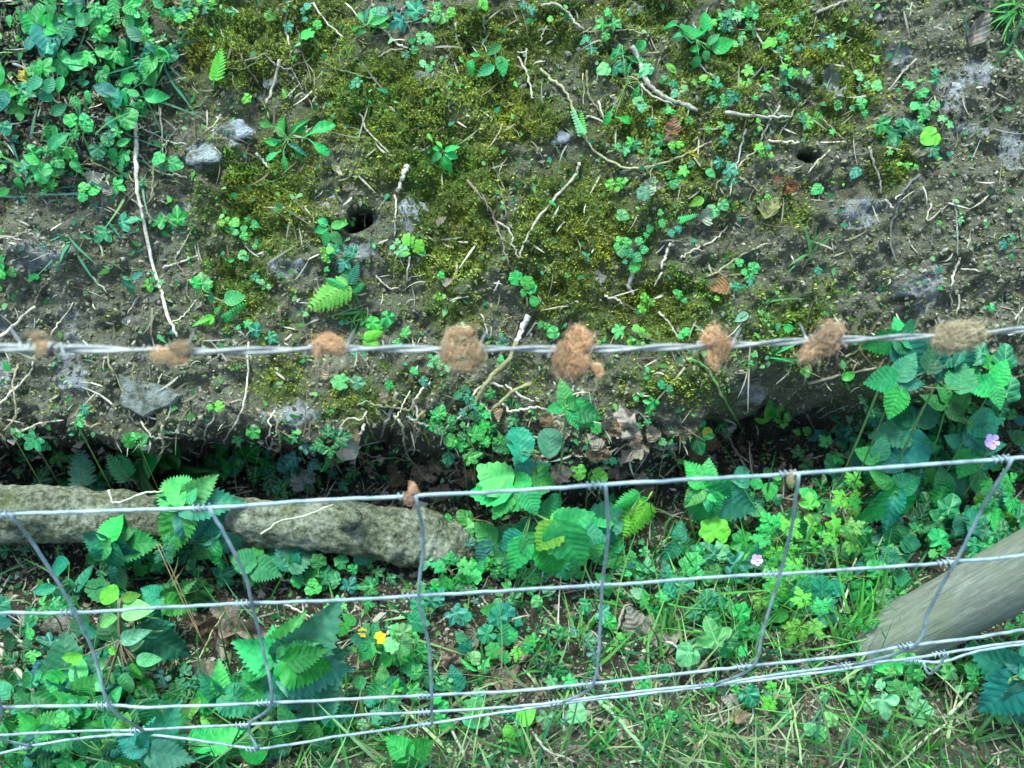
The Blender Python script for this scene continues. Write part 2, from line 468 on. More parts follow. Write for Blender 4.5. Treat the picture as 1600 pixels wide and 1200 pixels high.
def gdepth(X, Y):
    X = np.asarray(X, float); Y = np.asarray(Y, float)
    i = np.clip(np.searchsorted(gx, X) - 1, 0, nx - 2); j = np.clip(np.searchsorted(gy, Y) - 1, 0, ny - 2)
    fx = np.clip((X - gx[i]) / (gx[i + 1] - gx[i]), 0, 1); fy = np.clip((Y - gy[j]) / (gy[j + 1] - gy[j]), 0, 1)
    return (DG[j, i] * (1 - fx) + DG[j, i + 1] * fx) * (1 - fy) + (DG[j + 1, i] * (1 - fx) + DG[j + 1, i + 1] * fx) * fy
MPX = np.arange(-404, 2010, 4.0); MPY = np.arange(-304, 1510, 4.0)
_A, _B = np.meshgrid(MPX, MPY); _A = (_A - 800) / FPX; _B = (600 - _B) / FPX
DMAP = np.full(_A.shape, np.nan)
for dd in np.arange(.62, 1.62, .005):           # first ground each ray meets
    m_ = np.isnan(DMAP)
    if not m_.any(): break
    hit = dd >= gdepth(_A[m_] * dd, _B[m_] * dd)
    v_ = DMAP[m_]; v_[hit] = dd - .0025; DMAP[m_] = v_
DMAP = np.nan_to_num(DMAP, nan=1.5)
def gd_px(px, py):
    px = np.asarray(px, float); py = np.asarray(py, float)
    x = np.clip((px + 404) / 4, 0, len(MPX) - 1.001); y = np.clip((py + 304) / 4, 0, len(MPY) - 1.001)
    i = x.astype(int); j = y.astype(int); fx = x - i; fy = y - j
    d0 = (DMAP[j, i] * (1 - fx) + DMAP[j, i + 1] * fx) * (1 - fy) + (DMAP[j + 1, i] * (1 - fx) + DMAP[j + 1, i + 1] * fx) * fy
    for _ in range(2):
        g = gdepth((px - 800) / FPX * d0, (600 - py) / FPX * d0)
        d0 = np.where(np.abs(g - d0) < .012, g, d0)
    return d0
idx = np.arange(nx * ny).reshape(ny, nx)
F = np.stack([idx[:-1, :-1], idx[:-1, 1:], idx[1:, 1:], idx[1:, :-1]], -1).reshape(-1, 4)
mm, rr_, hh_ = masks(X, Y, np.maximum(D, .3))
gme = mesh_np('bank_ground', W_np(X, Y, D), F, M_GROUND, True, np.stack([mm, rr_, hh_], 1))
ground = bpy.data.objects.new('ground', gme); COL.objects.link(ground); ground['kind'] = 'structure'

def mk_frame(px, py, d):
    return (px - 800) / FPX * d, (600 - py) / FPX * d
def stuff(name, me, label, cat):
    o = bpy.data.objects.new(name, me); COL.objects.link(o)
    o['kind'] = 'stuff'; o['label'] = label; o['category'] = cat
    return o
r3, u3, f3 = np.array(RT), np.array(UP), np.array(FW)
def scatter_px(n, x0=-330, x1=1930, y0=-230, y1=1430, prob=None):
    n = int(n * 1.62)
    px = rng.uniform(x0, x1, n); py = rng.uniform(y0, y1, n)
    d = gd_px(px, py)
    Xs = (px - 800) / FPX * d; Ys = (600 - py) / FPX * d
    if prob is not None:
        m, r, h = masks(Xs, Ys, d)
        k = rng.random(n) < prob(px, py, m, r, h)
        px, py, d, Xs, Ys = px[k], py[k], d[k], Xs[k], Ys[k]
    return px, py, d, Xs, Ys
# --- moss sprigs
px, py, d, Xs, Ys = scatter_px(400000, prob=lambda px, py, m, r, h: np.clip((m - .36) * 1.5 + (fbm(px / 100, py / 100, 7, 4, 203) - .5) * 2.8, .03, 1) * (1 - r * .8) * sstep(730, 640, py))
n = len(px); base = W_np(Xs, Ys, d + .001 - .006 * sstep(.45, .8, fbm(Xs, Ys, 45, 3, 207)))
ang = rng.uniform(0, 2 * np.pi, n); lean = rng.uniform(.2, 1.1, n); L = rng.uniform(.0026, .0068, n)
dirv = (np.cos(ang) * lean)[:, None] * r3 + (np.sin(ang) * lean + .3)[:, None] * u3 - f3
dirv /= np.linalg.norm(dirv, axis=1)[:, None]
sd = np.cross(dirv, rng.normal(size=(n, 3))); sd /= np.linalg.norm(sd, axis=1)[:, None]
w = rng.uniform(.00045, .0011, n)[:, None]
V = np.stack([base - sd * w, base + sd * w, base + dirv * L[:, None] * .6 + sd * w * 1.2, base + dirv * L[:, None] + sd * w * .1 + r3 * (np.cos(ang) * .0006)[:, None], base + dirv * L[:, None] * .6 - sd * w * 1.2], 1).reshape(-1, 3)
Fc = np.arange(n)[:, None] * 5 + np.arange(5)[None, :]
big = fbm(Xs, Ys, 14, 3, 101); t = np.clip(rng.normal(.52, .30, n) + (big - .5) * 1.2, 0, 1)[:, None]
cA = np.array([.07, .11, .03]); cB = np.array([.58, .66, .12]); cC = np.array([.46, .38, .02]); cD = np.array([.16, .42, .06])
c = cA * (1 - t) + cB * t
orange = (sstep(.60, .72, fbm(Xs, Ys, 17, 3, 111))[:, None]) * .4
green = (sstep(.52, .66, fbm(Xs + 3, Ys, 11, 3, 121))[:, None]) * .55
c = c * (1 - green) + cD * green * (0.4 + t); c = c * (1 - orange) + cC * orange * (0.4 + t)
stuff('moss', mesh_np('moss', V, Fc, M_TINT, False, np.repeat(c, 5, 0)), 'olive and yellow green moss carpeting the earth bank', 'moss')
# --- soil crumbs
OCT = np.array([[1, 0, 0], [-1, 0, 0], [0, 1, 0], [0, -1, 0], [0, 0, 1], [0, 0, -1]], float)
OF = np.array([[0, 2, 4], [2, 1, 4], [1, 3, 4], [3, 0, 4], [2, 0, 5], [1, 2, 5], [3, 1, 5], [0, 3, 5]])
def chips(name, n, size, prob, cols, label, cat, flat=1.0, y0=-230, y1=1430, pw=2.5):
    px, py, d, Xs, Ys = scatter_px(n, y0=y0, y1=y1, prob=prob)
    n = len(px); s = size[0] + (size[1] - size[0]) * rng.random(n) ** pw
    base = W_np(Xs, Ys, d - s * .2 * flat)
    A = rng.normal(size=(n, 3, 3)); q, _ = np.linalg.qr(A)
    v = OCT[None] * rng.uniform(.5, 1.15, (n, 6, 1)); v = v * np.array([1, .8, .6 * flat]) * s[:, None, None]
    if flat < .5:
        q = q * .35 + np.stack([np.tile(r3, (n, 1)), np.tile(u3, (n, 1)), np.tile(-f3, (n, 1))], 1) * .8
    V = (np.einsum('nij,njk->nik', v, q) + base[:, None]).reshape(-1, 3)
    Fc = (np.arange(n)[:, None, None] * 6 + OF[None]).reshape(-1, 3)
    k = rng.integers(0, len(cols), n)
    c = np.array(cols)[k] * rng.uniform(.6, 1.3, (n, 1))
    return stuff(name, mesh_np(name, V, Fc, M_EARTH, False, np.repeat(c, 6, 0)), label, cat)
chips('soil_crumbs', 150000, (.0007, .0056), lambda px, py, m, r, h: np.clip(.75 - m * .8 - r * .3, .04, 1) * np.where(py > 650, .8, 1),
      [(.19, .18, .13), (.23, .22, .17), (.14, .135, .09), (.27, .26, .21), (.20, .17, .12), (.17, .20, .09), (.16, .15, .11)], 'grey brown crumbs of dry soil on the bank', 'soil', pw=4)
chips('leaf_litter', 9500, (.003, .017), lambda px, py, m, r, h: np.clip(h * 1.1, 0.02, 1) * np.where(py < 330, .25, 1),
      [(.12, .085, .055), (.24, .18, .13), (.06, .042, .03), (.40, .32, .26), (.04, .032, .028), (.18, .11, .07), (.50, .43, .37)], 'brown broken leaf litter in the ditch and under the fence', 'leaf litter', flat=.18)

# --- ribbons: grass and straw, one mesh of many blades
def ribbons(name, base, dirs, L, w, bend, cols, mat, segs=6, label=None, cat=None, ret=False):
    n = len(base)
    dirs = dirs / np.linalg.norm(dirs, axis=1)[:, None]
    sd = np.cross(dirs, f3[None] + rng.normal(size=(n, 3)) * .5); sd /= np.linalg.norm(sd, axis=1)[:, None]
    V = []
    for i in range(segs + 1):
        t = i / segs
        c = base + dirs * (L * t)[:, None] + bend * ((L * t * t)[:, None])
        ww = (w * (1 - t ** 2.2) * (.6 + .8 * min(t * 3, 1)) + .00015)[:, None]
        V += [c - sd * ww, c + sd * ww]
    V = np.stack(V, 1).reshape(-1, 3)
    q = np.array([[2 * i, 2 * i + 1, 2 * i + 3, 2 * i + 2] for i in range(segs)])
    Fc = (np.arange(n)[:, None, None] * (2 * segs + 2) + q[None]).reshape(-1, 4)
    me = mesh_np(name, V, Fc, mat, True, np.repeat(cols, 2 * segs + 2, 0))
    return me
GUP = np.array([0, 0, 1.0])
GC = np.array([(.05, .26, .045), (.10, .38, .06), (.035, .20, .09), (.17, .42, .10), (.02, .14, .04), (.22, .40, .16)])
def grass_prob(px, py, m, r, h):
    clump = sstep(.42, .62, fbm(px / 100, py / 100, 1.6, 3, 131))
    a = sstep(1020, 1100, py) * (.45 + .7 * clump)
    b = np.exp(-(((px - 1180) / 230) ** 2 + ((py - 960) / 110) ** 2)) * 1.0
    c = np.exp(-(((px - 1340) / 70) ** 2 + ((py - 980) / 70) ** 2)) * 1.2
    e = sstep(300, 180, px) * sstep(330, 250, py) * .30
    f = np.exp(-(((px - 1570) / 60) ** 2 + ((py - 20) / 40) ** 2)) * .6
    g = sstep(860, 940, py) * (.05 + .13 * sstep(500, 800, px))
    return np.clip(np.maximum.reduce([a * .6, b, c, e, f, g]), 0, 1)
px, py, d, Xs, Ys = scatter_px(30000, prob=grass_prob)
n = len(px); base = W_np(Xs, Ys, d + .003)
up = (rng.uniform(.15, 1.0, n) * np.where(py < 400, .3, 1))
dirs = GUP[None] * up[:, None] + rng.normal(size=(n, 3)) * .5
L = rng.uniform(.025, .085, n) * np.where(py < 400, .8, 1); L = np.where(rng.random(n) < .10, L * 1.6, L)
bend = rng.normal(size=(n, 3)) * .35 - GUP * .15
cols = GC[rng.integers(0, len(GC), n)] * rng.uniform(.7, 1.2, (n, 1))
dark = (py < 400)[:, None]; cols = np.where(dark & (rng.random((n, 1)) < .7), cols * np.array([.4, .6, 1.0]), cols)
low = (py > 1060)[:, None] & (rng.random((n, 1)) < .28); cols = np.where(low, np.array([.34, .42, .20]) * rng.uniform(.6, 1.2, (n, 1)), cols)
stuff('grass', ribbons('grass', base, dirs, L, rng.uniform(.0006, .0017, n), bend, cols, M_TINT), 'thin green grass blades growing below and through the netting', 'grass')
px, py, d, Xs, Ys = scatter_px(17000, prob=lambda px, py, m, r, h: .17 + .45 * h + .25 * sstep(1050, 1120, py))
n = len(px); base = W_np(Xs, Ys, d - .0015)
a = rng.uniform(0, 2 * np.pi, n)
dirs = np.cos(a)[:, None] * r3 + np.sin(a)[:, None] * u3 - f3 * rng.uniform(-.1, .35, (n, 1))
L = rng.uniform(.006, .030, n); L = np.where(rng.random(n) < .08, L * 2, L)
S = np.array([(.36, .31, .24), (.22, .17, .12), (.48, .44, .36), (.12, .09, .06), (.30, .30, .22)])
cols = S[rng.integers(0, 5, n)] * rng.uniform(.6, 1.2, (n, 1))
stuff('dry_straw', ribbons('dry_straw', base, dirs, L, rng.uniform(.0004, .0011, n), rng.normal(size=(n, 3)) * .3, cols, M_EARTH, 4), 'fine pale dead stems and rootlets strewn over the bank', 'dry straw')

px, py, d, Xs, Ys = scatter_px(26000, prob=lambda px, py, m, r, h: np.clip((fbm(px / 100, py / 100, 2.2, 3, 301) - .42) * 3 + .25 * sstep(1400, 1000, px), .03, 1) * (.15 + .45 * h) * (1 - .7 * sstep(1000, 1100, py)))
n = len(px); base = W_np(Xs, Ys, d - rng.uniform(.001, .006, n))
a = rng.uniform(0, 2 * np.pi, n)
dirs = np.cos(a)[:, None] * r3 + np.sin(a)[:, None] * u3 - f3 * rng.uniform(0, .6, (n, 1))
L = rng.uniform(.003, .010, n)
S = np.array([(.03, .30, .07), (.02, .24, .12), (.12, .42, .08), (.02, .16, .05), (.16, .38, .14)])
cols = S[rng.integers(0, 5, n)] * rng.uniform(.6, 1.2, (n, 1))
stuff('ground_cover', ribbons('ground_cover', base, dirs, L, L * rng.uniform(.18, .36, n), rng.normal(size=(n, 3)) * .3, cols, M_TINT, 3), 'tiny creeping green leaves sprinkled over the bank and ditch', 'ground cover')

# ------------------------------------------------------------------ leaf prototypes (unit length along +Y, base at origin)
def blade(mb, wf, n=14, teeth=0, tooth=.12, fold=.25, curl=.2, heart=0, corr=0, xf=None, wav=0.0, L=1.0):
    cols_ = (-1, -.55, 0, .55, 1)
    rows = n if not teeth else teeth * 2
    ph = random.random() * 6
    vs, uv = [], []
    for i in range(rows + 1):
        t = i / rows
        w = wf(t)
        tw = (tooth if (i % 2 == 1 and teeth and 0 < i < rows) else 0)
        for s in cols_:
            a = abs(s)
            x = s * w * (1 + (tw if a == 1 else 0))
            y = t * L - (heart * (1 - t) ** 4 * a * L if heart else 0)
            if a == 1 and teeth: y += (tooth * .25 if tw else -tooth * .10)
            z = fold * abs(x) - curl * t * t + wav * math.sin(t * 9 + ph + s * 2) * w
            if corr: z += corr * math.cos((t * teeth if teeth else t * 14) * math.pi - a * 1.5) * a * .5
            vs.append(Vector((x, y, z))); uv.append((x / L, t))
    k = len(cols_); fs = []
    for i in range(rows):
        for j in range(k - 1):
            fs.append((i * k + j, i * k + j + 1, (i + 1) * k + j + 1, (i + 1) * k + j))
    if xf: vs = [xf @ v for v in vs]
    mb.add(vs, fs, uv)
def XF(x, y, ang, s, z=0):
    return Matrix.Translation((x, y, z)) @ Matrix.Rotation(ang, 4, 'Z') @ Matrix.Scale(s, 4)
def lobed(mb, lobes, base=.3, c=(0, .35), nseg=60, dome=.12, xf=None, teeth=0):
    vs = [Vector((c[0], c[1], 0))]; uv = [(0, .35)]
    rings = (.4, .75, 1.0); ph = random.random() * 6
    for q in rings:
        for i in range(nseg):
            th = 2 * math.pi * i / nseg                     # 0 = tip direction (+Y)
            r = base
            for (a, ln, wd) in lobes:
                dd = abs((th - R(a) + math.pi) % (2 * math.pi) - math.pi) / R(wd)
                if dd < 1: r = max(r, base + (ln - base) * (1 - dd ** 1.2))
            dd = abs(th - math.pi) / R(26)
            if dd < 1: r *= .55 + .45 * dd
            if teeth: r *= 1 + .05 * math.sin(th * teeth)
            x = -math.sin(th) * r * q; y = math.cos(th) * r * q
            z = -dome * (r * q) ** 2 * 2 + .04 * q * math.sin(th * 5 + ph) + .05 * q * abs(math.sin(th * 2.5))
            vs.append(Vector((c[0] + x, c[1] + y, z))); uv.append((x, c[1] + y))
    fs = [(0, 1 + i, 1 + (i + 1) % nseg) for i in range(nseg)]
    for k in range(len(rings) - 1):
        a, b = 1 + k * nseg, 1 + (k + 1) * nseg
        for i in range(nseg):
            j = (i + 1) % nseg; fs.append((a + i, b + i, b + j, a + j))
    if xf: vs = [xf @ v for v in vs]
    mb.add(vs, fs, uv)
ov = lambda w, p=.75: (lambda t: max(.004, w * math.sin(math.pi * min(1, max(0, t)) ** p) ** .8))
ovate = lambda w: (lambda t: max(.003, w * (math.sin(math.pi * t ** .62) ** .85) * (1 - .25 * t)))
PROTO = {}
def proto(kind, fn, mat, nvar=3):
    PROTO[kind] = []
    for k in range(nvar):
        mb = MB(); fn(mb, k); PROTO[kind].append(mb.mesh(kind, mat))
proto('oval', lambda m, k: blade(m, ov(.27 + .03 * k), fold=.25, curl=.15 + .1 * k, wav=.06), M_LEAF, 4)
proto('spoon', lambda m, k: blade(m, (lambda t: .03 + .17 * sstep(.15, .7, np.float64(t)) * math.sqrt(max(0, 1 - ((t - .62) / .39) ** 2) if t > .62 else 1)), n=16, fold=.3, curl=.2 + .1 * k, wav=.08), M_LEAF)
proto('lance', lambda m, k: blade(m, ov(.14 + .03 * k, .8), n=16, fold=.5, curl=.2 + .1 * k, wav=.08), M_LEAF)
proto('round', lambda m, k: blade(m, (lambda t: .46 * math.sqrt(max(.0004, 1 - (2 * t - 1) ** 2))), teeth=9, tooth=.10, fold=.12, curl=.12, heart=.22, wav=.10), M_LEAF)
proto('heart', lambda m, k: blade(m, ovate(.46), n=14, fold=.2, curl=.15, heart=.3, wav=.08), M_LEAF)
proto('nettle', lambda m, k: blade(m, ovate(.35 + .03 * k), teeth=13, tooth=.21, fold=.24, curl=.22 + .1 * k, heart=.16, corr=.010, wav=.07), M_VEIN, 4)
proto('bramble', lambda m, k: blade(m, ovate(.42), teeth=12, tooth=.13, fold=.13, curl=.15, heart=.12, corr=.016, wav=.06), M_VEIN, 3)
proto('balm', lambda m, k: blade(m, ovate(.43 + .03 * k), teeth=6, tooth=.13, fold=.14, curl=.15, heart=.18, corr=.006, wav=.08), M_VEIN, 3)
proto('ivy', lambda m, k: lobed(m, [(0, .66, 42), (62, .56, 36), (-62, .56, 36), (122, .46, 34), (-122, .46, 34)] if k != 1 else [(0, .68, 40), (75, .52, 42), (-75, .52, 42)], .24, dome=.15), M_IVY, 4)
proto('ivy_soft', lambda m, k: lobed(m, [(0, .62, 70), (85, .5, 55), (-85, .46 + .04 * k, 55)], .40, dome=.16), M_IVY, 3)
def crenate(m, k):
    lobed(m, [(a, .50 if a else .55, 30) for a in (0, 50, -50, 100, -100, 145, -145)], .40, dome=.14, nseg=70)
proto('crenate', crenate, M_LEAF, 3)
def trefoil(m, k):
    for a, s in ((0, 1), (1.9, .92), (-1.9, .92)):
        lobed(m, [(a2, .5, 30) for a2 in (0, 48, -48, 96, -96, 140, -140)], .42, xf=XF(0, .42, a, .5), dome=.15, nseg=40)
    tube(m, [Vector((0, -.1, -.05)), Vector((0, .45, 0))], .012, 5)
proto('trefoil', trefoil, M_LEAF, 3)
def tribal(m, k):
    for a, s in ((0, .62), (1.35, .5), (-1.35, .5)):
        blade(m, ovate(.40), teeth=8, tooth=.18, fold=.15, curl=.2, corr=.05, xf=XF(-math.sin(a) * .04, .38, a, s))
    tube(m, [Vector((0, -.05, -.04)), Vector((0, .42, 0))], .014, 5)
proto('trifoliate', tribal, M_VEIN, 3)
def fern(m, k):
    tube(m, [Vector((0, t, -.12 * t * t)) for t in np.linspace(-.15, 1, 9)], lambda t: .011 * (1 - .8 * t), 5)
    npn = 12
    for i in range(npn):
        t = .06 + .9 * i / npn
        ln = .27 * math.sin(math.pi * min(1, (t + .22)) ** 1.0) ** .6 * (1 - t * .55) + .03
        for s in (1, -1):
            a = s * (-1.25 + .45 * t + random.uniform(-.1, .1))
            blade(m, ov(.20, .6), teeth=5, tooth=.22, fold=.2, curl=.3, xf=XF(0, t, a, ln, -.12 * t * t))
    blade(m, ov(.2), n=5, xf=XF(0, .95, 0, .08, -.11))
proto('frond', fern, M_LEAF, 3)
def fernlet(m, k):
    tube(m, [Vector((0, t, 0)) for t in np.linspace(-.1, 1, 5)], .012, 4)
    for i in range(9):
        t = .05 + .9 * i / 9
        for s in (1, -1):
            blade(m, ov(.34), n=6, fold=.2, curl=.2, xf=XF(0, t, s * -1.3, .17 * (1.1 - t * .6)))
proto('leaflet_spray', fernlet, M_LEAF, 2)
def robert(m, k):
    """deeply cut triangular leaf"""
    for a0, s0, y0 in ((0, .62, .36), (1.05, .50, .34), (-1.05, .50, .34), (1.9, .3, .32), (-1.9, .3, .32)):
        for y, a, s in ((.62, 0, .42), (.45, .75, .40), (.45, -.75, .40), (.22, .95, .38), (.22, -.95, .38)):
            X0 = XF(0, y0, a0, s0) @ XF(0, y, a, s, random.uniform(-.03, .03))
            blade(m, (lambda t: .06 + .20 * math.sin(math.pi * min(t * .9 + .08, 1)) ** .8), teeth=3, tooth=.45, fold=.15, curl=.2, xf=X0)
        tube(m, [XF(0, y0, a0, s0) @ Vector((0, t, 0)) for t in (0, .4, .8)], .014, 4)
    tube(m, [Vector((0, -.1, -.05)), Vector((0, .36, 0))], .012, 4)
proto('cutleaf', robert, M_LEAF, 3)
def deadleaf(m, k):
    blade(m, ovate(.34 + .06 * k), teeth=6, tooth=.15, fold=.9 - .3 * k, curl=.5 * (k - 1), wav=.25, corr=.1)
proto('withered', deadleaf, M_DEAD, 4)

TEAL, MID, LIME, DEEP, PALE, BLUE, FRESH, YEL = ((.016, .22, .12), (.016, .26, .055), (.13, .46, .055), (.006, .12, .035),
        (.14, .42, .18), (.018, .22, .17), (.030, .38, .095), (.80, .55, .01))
def jit(c, a=.22):
    k = 1 + random.uniform(-a, a)
    return (c[0] * k * (random.choice((.8, 1.0, 1.3, 2.3)) if c[0] < .04 else random.uniform(.75, 1.15)), c[1] * k * random.choice((.75, 1, 1, 1.05)), c[2] * k * random.uniform(.6, 1.2))

def leaf_matrix(b, t, tilt=.25):
    y = t - b; L = y.length; y = y / L
    z = (-FW + RT * random.gauss(0, tilt) + UP * random.gauss(.1, tilt))
    z = (z - y * z.dot(y)).normalized(); x = y.cross(z)
    m = Matrix((x, y, z)).transposed().to_4x4()
    return Matrix.Translation(b) @ m @ Matrix.Diagonal((L * random.uniform(.78, 1.15), L, L * random.uniform(.5, 1.9), 1))
LEAFNAME = {'frond': 'frond', 'leaflet_spray': 'frond'}
def plant(name, cat, look, cx, cy, lift, leaves, col=MID, stemcol=None, group=None, stem_r=.0011, label=None, tilt=.28, petioles=True, drop_stem=True):
    """leaves: (kind, bx, by, tx, ty[, colour[, lift change]]) in photo pixels; lift = metres in front of the ground"""
    dg = gd1(cx, cy); dc = dg - lift
    crown = P(cx, cy, dc)
    root = drop(crown) if (lift > .02 and drop_stem) else P(cx, cy, dg + .004)
    o = thing(name, root, look, cat, cx, cy, group, label=label)
    mb = MB()
    mid = (root + crown) / 2 + RT * random.uniform(-.3, .3) * lift * .3
    tube(mb, spline([root, mid, crown - FW * .0], 4), stem_r, 5)
    for lf in leaves:
        kind, bx, by, tx, ty = lf[:5]
        c = lf[5] if len(lf) > 5 and lf[5] else col
        dl = lf[6] if len(lf) > 6 else 0
        L = math.hypot(tx - bx, ty - by) / FPX * dc
        db = dc - dl - random.uniform(-.002, .004)
        if lift <= .03:
            db = min(db, gd1(bx, by) - .004)
            dt = min(db + random.uniform(-.15, .1) * L, gd1(tx, ty) - .005)
        else:
            dt = db + random.uniform(-.25, .45) * L
        b = P(bx, by, db); t = P(tx, ty, dt)
        if petioles and math.hypot(bx - cx, by - cy) > 2:
            tube(mb, spline([crown, (crown + b) / 2 - FW * random.uniform(-.002, .004), b], 3), stem_r * .6, 4)
        me = random.choice(PROTO[kind])
        part(LEAFNAME.get(kind, 'leaf'), me, o, leaf_matrix(b, t, tilt), jit(c))
    me = mb.mesh('stem', M_STEM); localise(me, root)
    s = bpy.data.objects.new('stem', me); COL.objects.link(s); s.parent = o
    s.color = (*(stemcol or jit((.10, .22, .06))), 1)
    return o
def radial(kind, cx, cy, n, size, r0=4, a0=None, jitter=.3, cols=None, squash=1.0):
    a0 = random.uniform(0, 6.28) if a0 is None else R(a0)
    out = []
    for i in range(n):
        a = a0 + 2 * math.pi * i / n + random.uniform(-jitter, jitter)
        s = size * random.uniform(.75, 1.15)
        q = r0 * random.uniform(.8, 1.3)
        out.append((kind, cx + math.cos(a) * q, cy - math.sin(a) * q, cx + math.cos(a) * (q + s), cy - math.sin(a) * (q + s) * squash, random.choice(cols) if cols else None))
    return out

exec_later = []
# ------------------------------------------------------------------ wires
def pxpath(pts, dfun, n=5):
    q = spline([Vector((x, y, 0)) for x, y in pts], n)
    return [P(v.x, v.y, dfun(v.x, v.y) if callable(dfun) else dfun) for v in q]
def wobble(path, a=.0006):
    return [p + Vector((random.gauss(0, a), random.gauss(0, a), random.gauss(0, a))) for p in path]
# barbed wire
BW = [(-900, 560), (-500, 550), (-160, 545), (-60, 544), (65, 544), (160, 546), (265, 549), (390, 548), (515, 545), (620, 545), (722, 545), (800, 545), (893, 546),
      (1000, 544), (1118, 540), (1200, 536), (1283, 531), (1390, 528), (1497, 522), (1600, 515), (1760, 506), (2100, 488), (2500, 462)]
bd = lambda x, y=0: .53 + .12 * (x / 1600)
bpath = pxpath(BW, bd, 30)
bw = thing('barbed_wire', P(800, 545, bd(800)), None, 'barbed wire', 800, 545, label='twisted two-strand barbed wire strung across above the netting, hair caught on it')
cum = 0; cl = [0]
for i in range(1, len(bpath)):
    cum += (bpath[i] - bpath[i - 1]).length; cl.append(cum)
for s in (0, 1):
    pts = []
    for p, l in zip(bpath, cl):
        a = l / .046 * math.pi + s * math.pi + .5 * math.sin(l * 9)
        pts.append(p + UP * math.cos(a) * .00145 + FW * math.sin(a) * .00145)
    mb = MB(); tube(mb, pts, .00125, 7); me = mb.mesh('strand', M_BARB); localise(me, bw.location)
    o = bpy.data.objects.new('strand', me); COL.objects.link(o); o.parent = bw
TUFTX = [65, 265, 515, 722, 893, 1118, 1283, 1497]
def bpos(x):
    return min(bpath, key=lambda p: abs(project(p)[0] - x))
for x in TUFTX:
    p = bpos(x); mb = MB()
    for s in (-1, 1):
        pts = [p + RT * (s * .002 + k * .0009 * s) + UP * math.cos(k * 1.1) * .0032 + FW * math.sin(k * 1.1) * .0032 for k in range(12)]
        e = pts[-1]; dv = (UP * random.choice((-1, 1)) + RT * s * .5 - FW * .3).normalized()
        tube(mb, spline(pts + [e + dv * .006, e + dv * .011], 2), lambda t: .0009 if t < .93 else .0009 * (1 - (t - .93) / .075), 6)
    me = mb.mesh('barb', M_BARB); localise(me, bw.location)
    o = bpy.data.objects.new('barb', me); COL.objects.link(o); o.parent = bw
# netting
NW = [
 [(-900, 850), (-500, 830), (-120, 812), (-20, 806), (20, 803), (180, 798), (330, 793), (480, 783), (650, 775), (800, 767), (945, 757), (1100, 748), (1245, 740), (1400, 729), (1560, 718), (1700, 710), (2050, 690), (2500, 660)],
 [(-900, 990), (-500, 972), (-120, 960), (-20, 958), (120, 957), (250, 949), (395, 942), (520, 938), (655, 931), (800, 922), (940, 914), (1000, 911), (1130, 901), (1217, 897), (1350, 888), (1455, 881), (1490, 877), (1560, 872), (1700, 857), (2050, 835), (2500, 800)],
 [(-900, 1130), (-500, 1118), (-120, 1107), (-20, 1105), (175, 1102), (230, 1105), (425, 1098), (550, 1092), (675, 1086), (800, 1080), (925, 1068), (1050, 1054), (1175, 1040), (1330, 1024), (1425, 1008), (1520, 997), (1600, 984), (1700, 972), (2050, 940), (2500, 900)],
 [(-900, 1190), (-500, 1175), (-120, 1158), (-20, 1150), (130, 1142), (225, 1140), (415, 1130), (550, 1118), (675, 1112), (800, 1104), (880, 1096), (1000, 1080), (1130, 1067), (1200, 1056), (1330, 1039), (1430, 1028), (1540, 1010), (1620, 1000), (1700, 992), (2050, 965), (2500, 925)],
 [(-900, 1230), (-500, 1212), (-120, 1188), (-20, 1181), (52, 1165), (140, 1152), (225, 1148), (320, 1158), (405, 1169), (520, 1152), (620, 1138), (675, 1130), (800, 1111), (880, 1099), (1050, 1079), (1200, 1061), (1330, 1044), (1400, 1032), (1470, 1034), (1530, 1017), (1620, 1004), (1700, 999), (2050, 975), (2500, 940)]]
ND = [.675, .755, .828, .885, .915]
net = thing('wire_netting', P(800, 900, .75), None, 'wire netting', 800, 930, label='galvanised square wire stock netting stretched below the barbed wire')
def add_net(name, pts, r, sides=7):
    mb = MB(); tube(mb, pts, r, sides); me = mb.mesh(name, M_WIRE); localise(me, net.location)
    o = bpy.data.objects.new(name, me); COL.objects.link(o); o.parent = net
    return o
lines = []
for k, pts in enumerate(NW):
    sag = lambda x, y, k=k: ND[k] + .008 * math.sin(x / 190 + k * 2) - .02 * (min(max(x, -200), 1800) / 1600 - .5) * (k > 2)
    path = wobble(pxpath(pts, sag, 7), .0002)
    lines.append(path); add_net('line_wire', path, (.0016, .0016, .0016, .0015, .0015)[k])
def on_line(k, x):
    return min(lines[k], key=lambda p: abs(project(p)[0] - x))
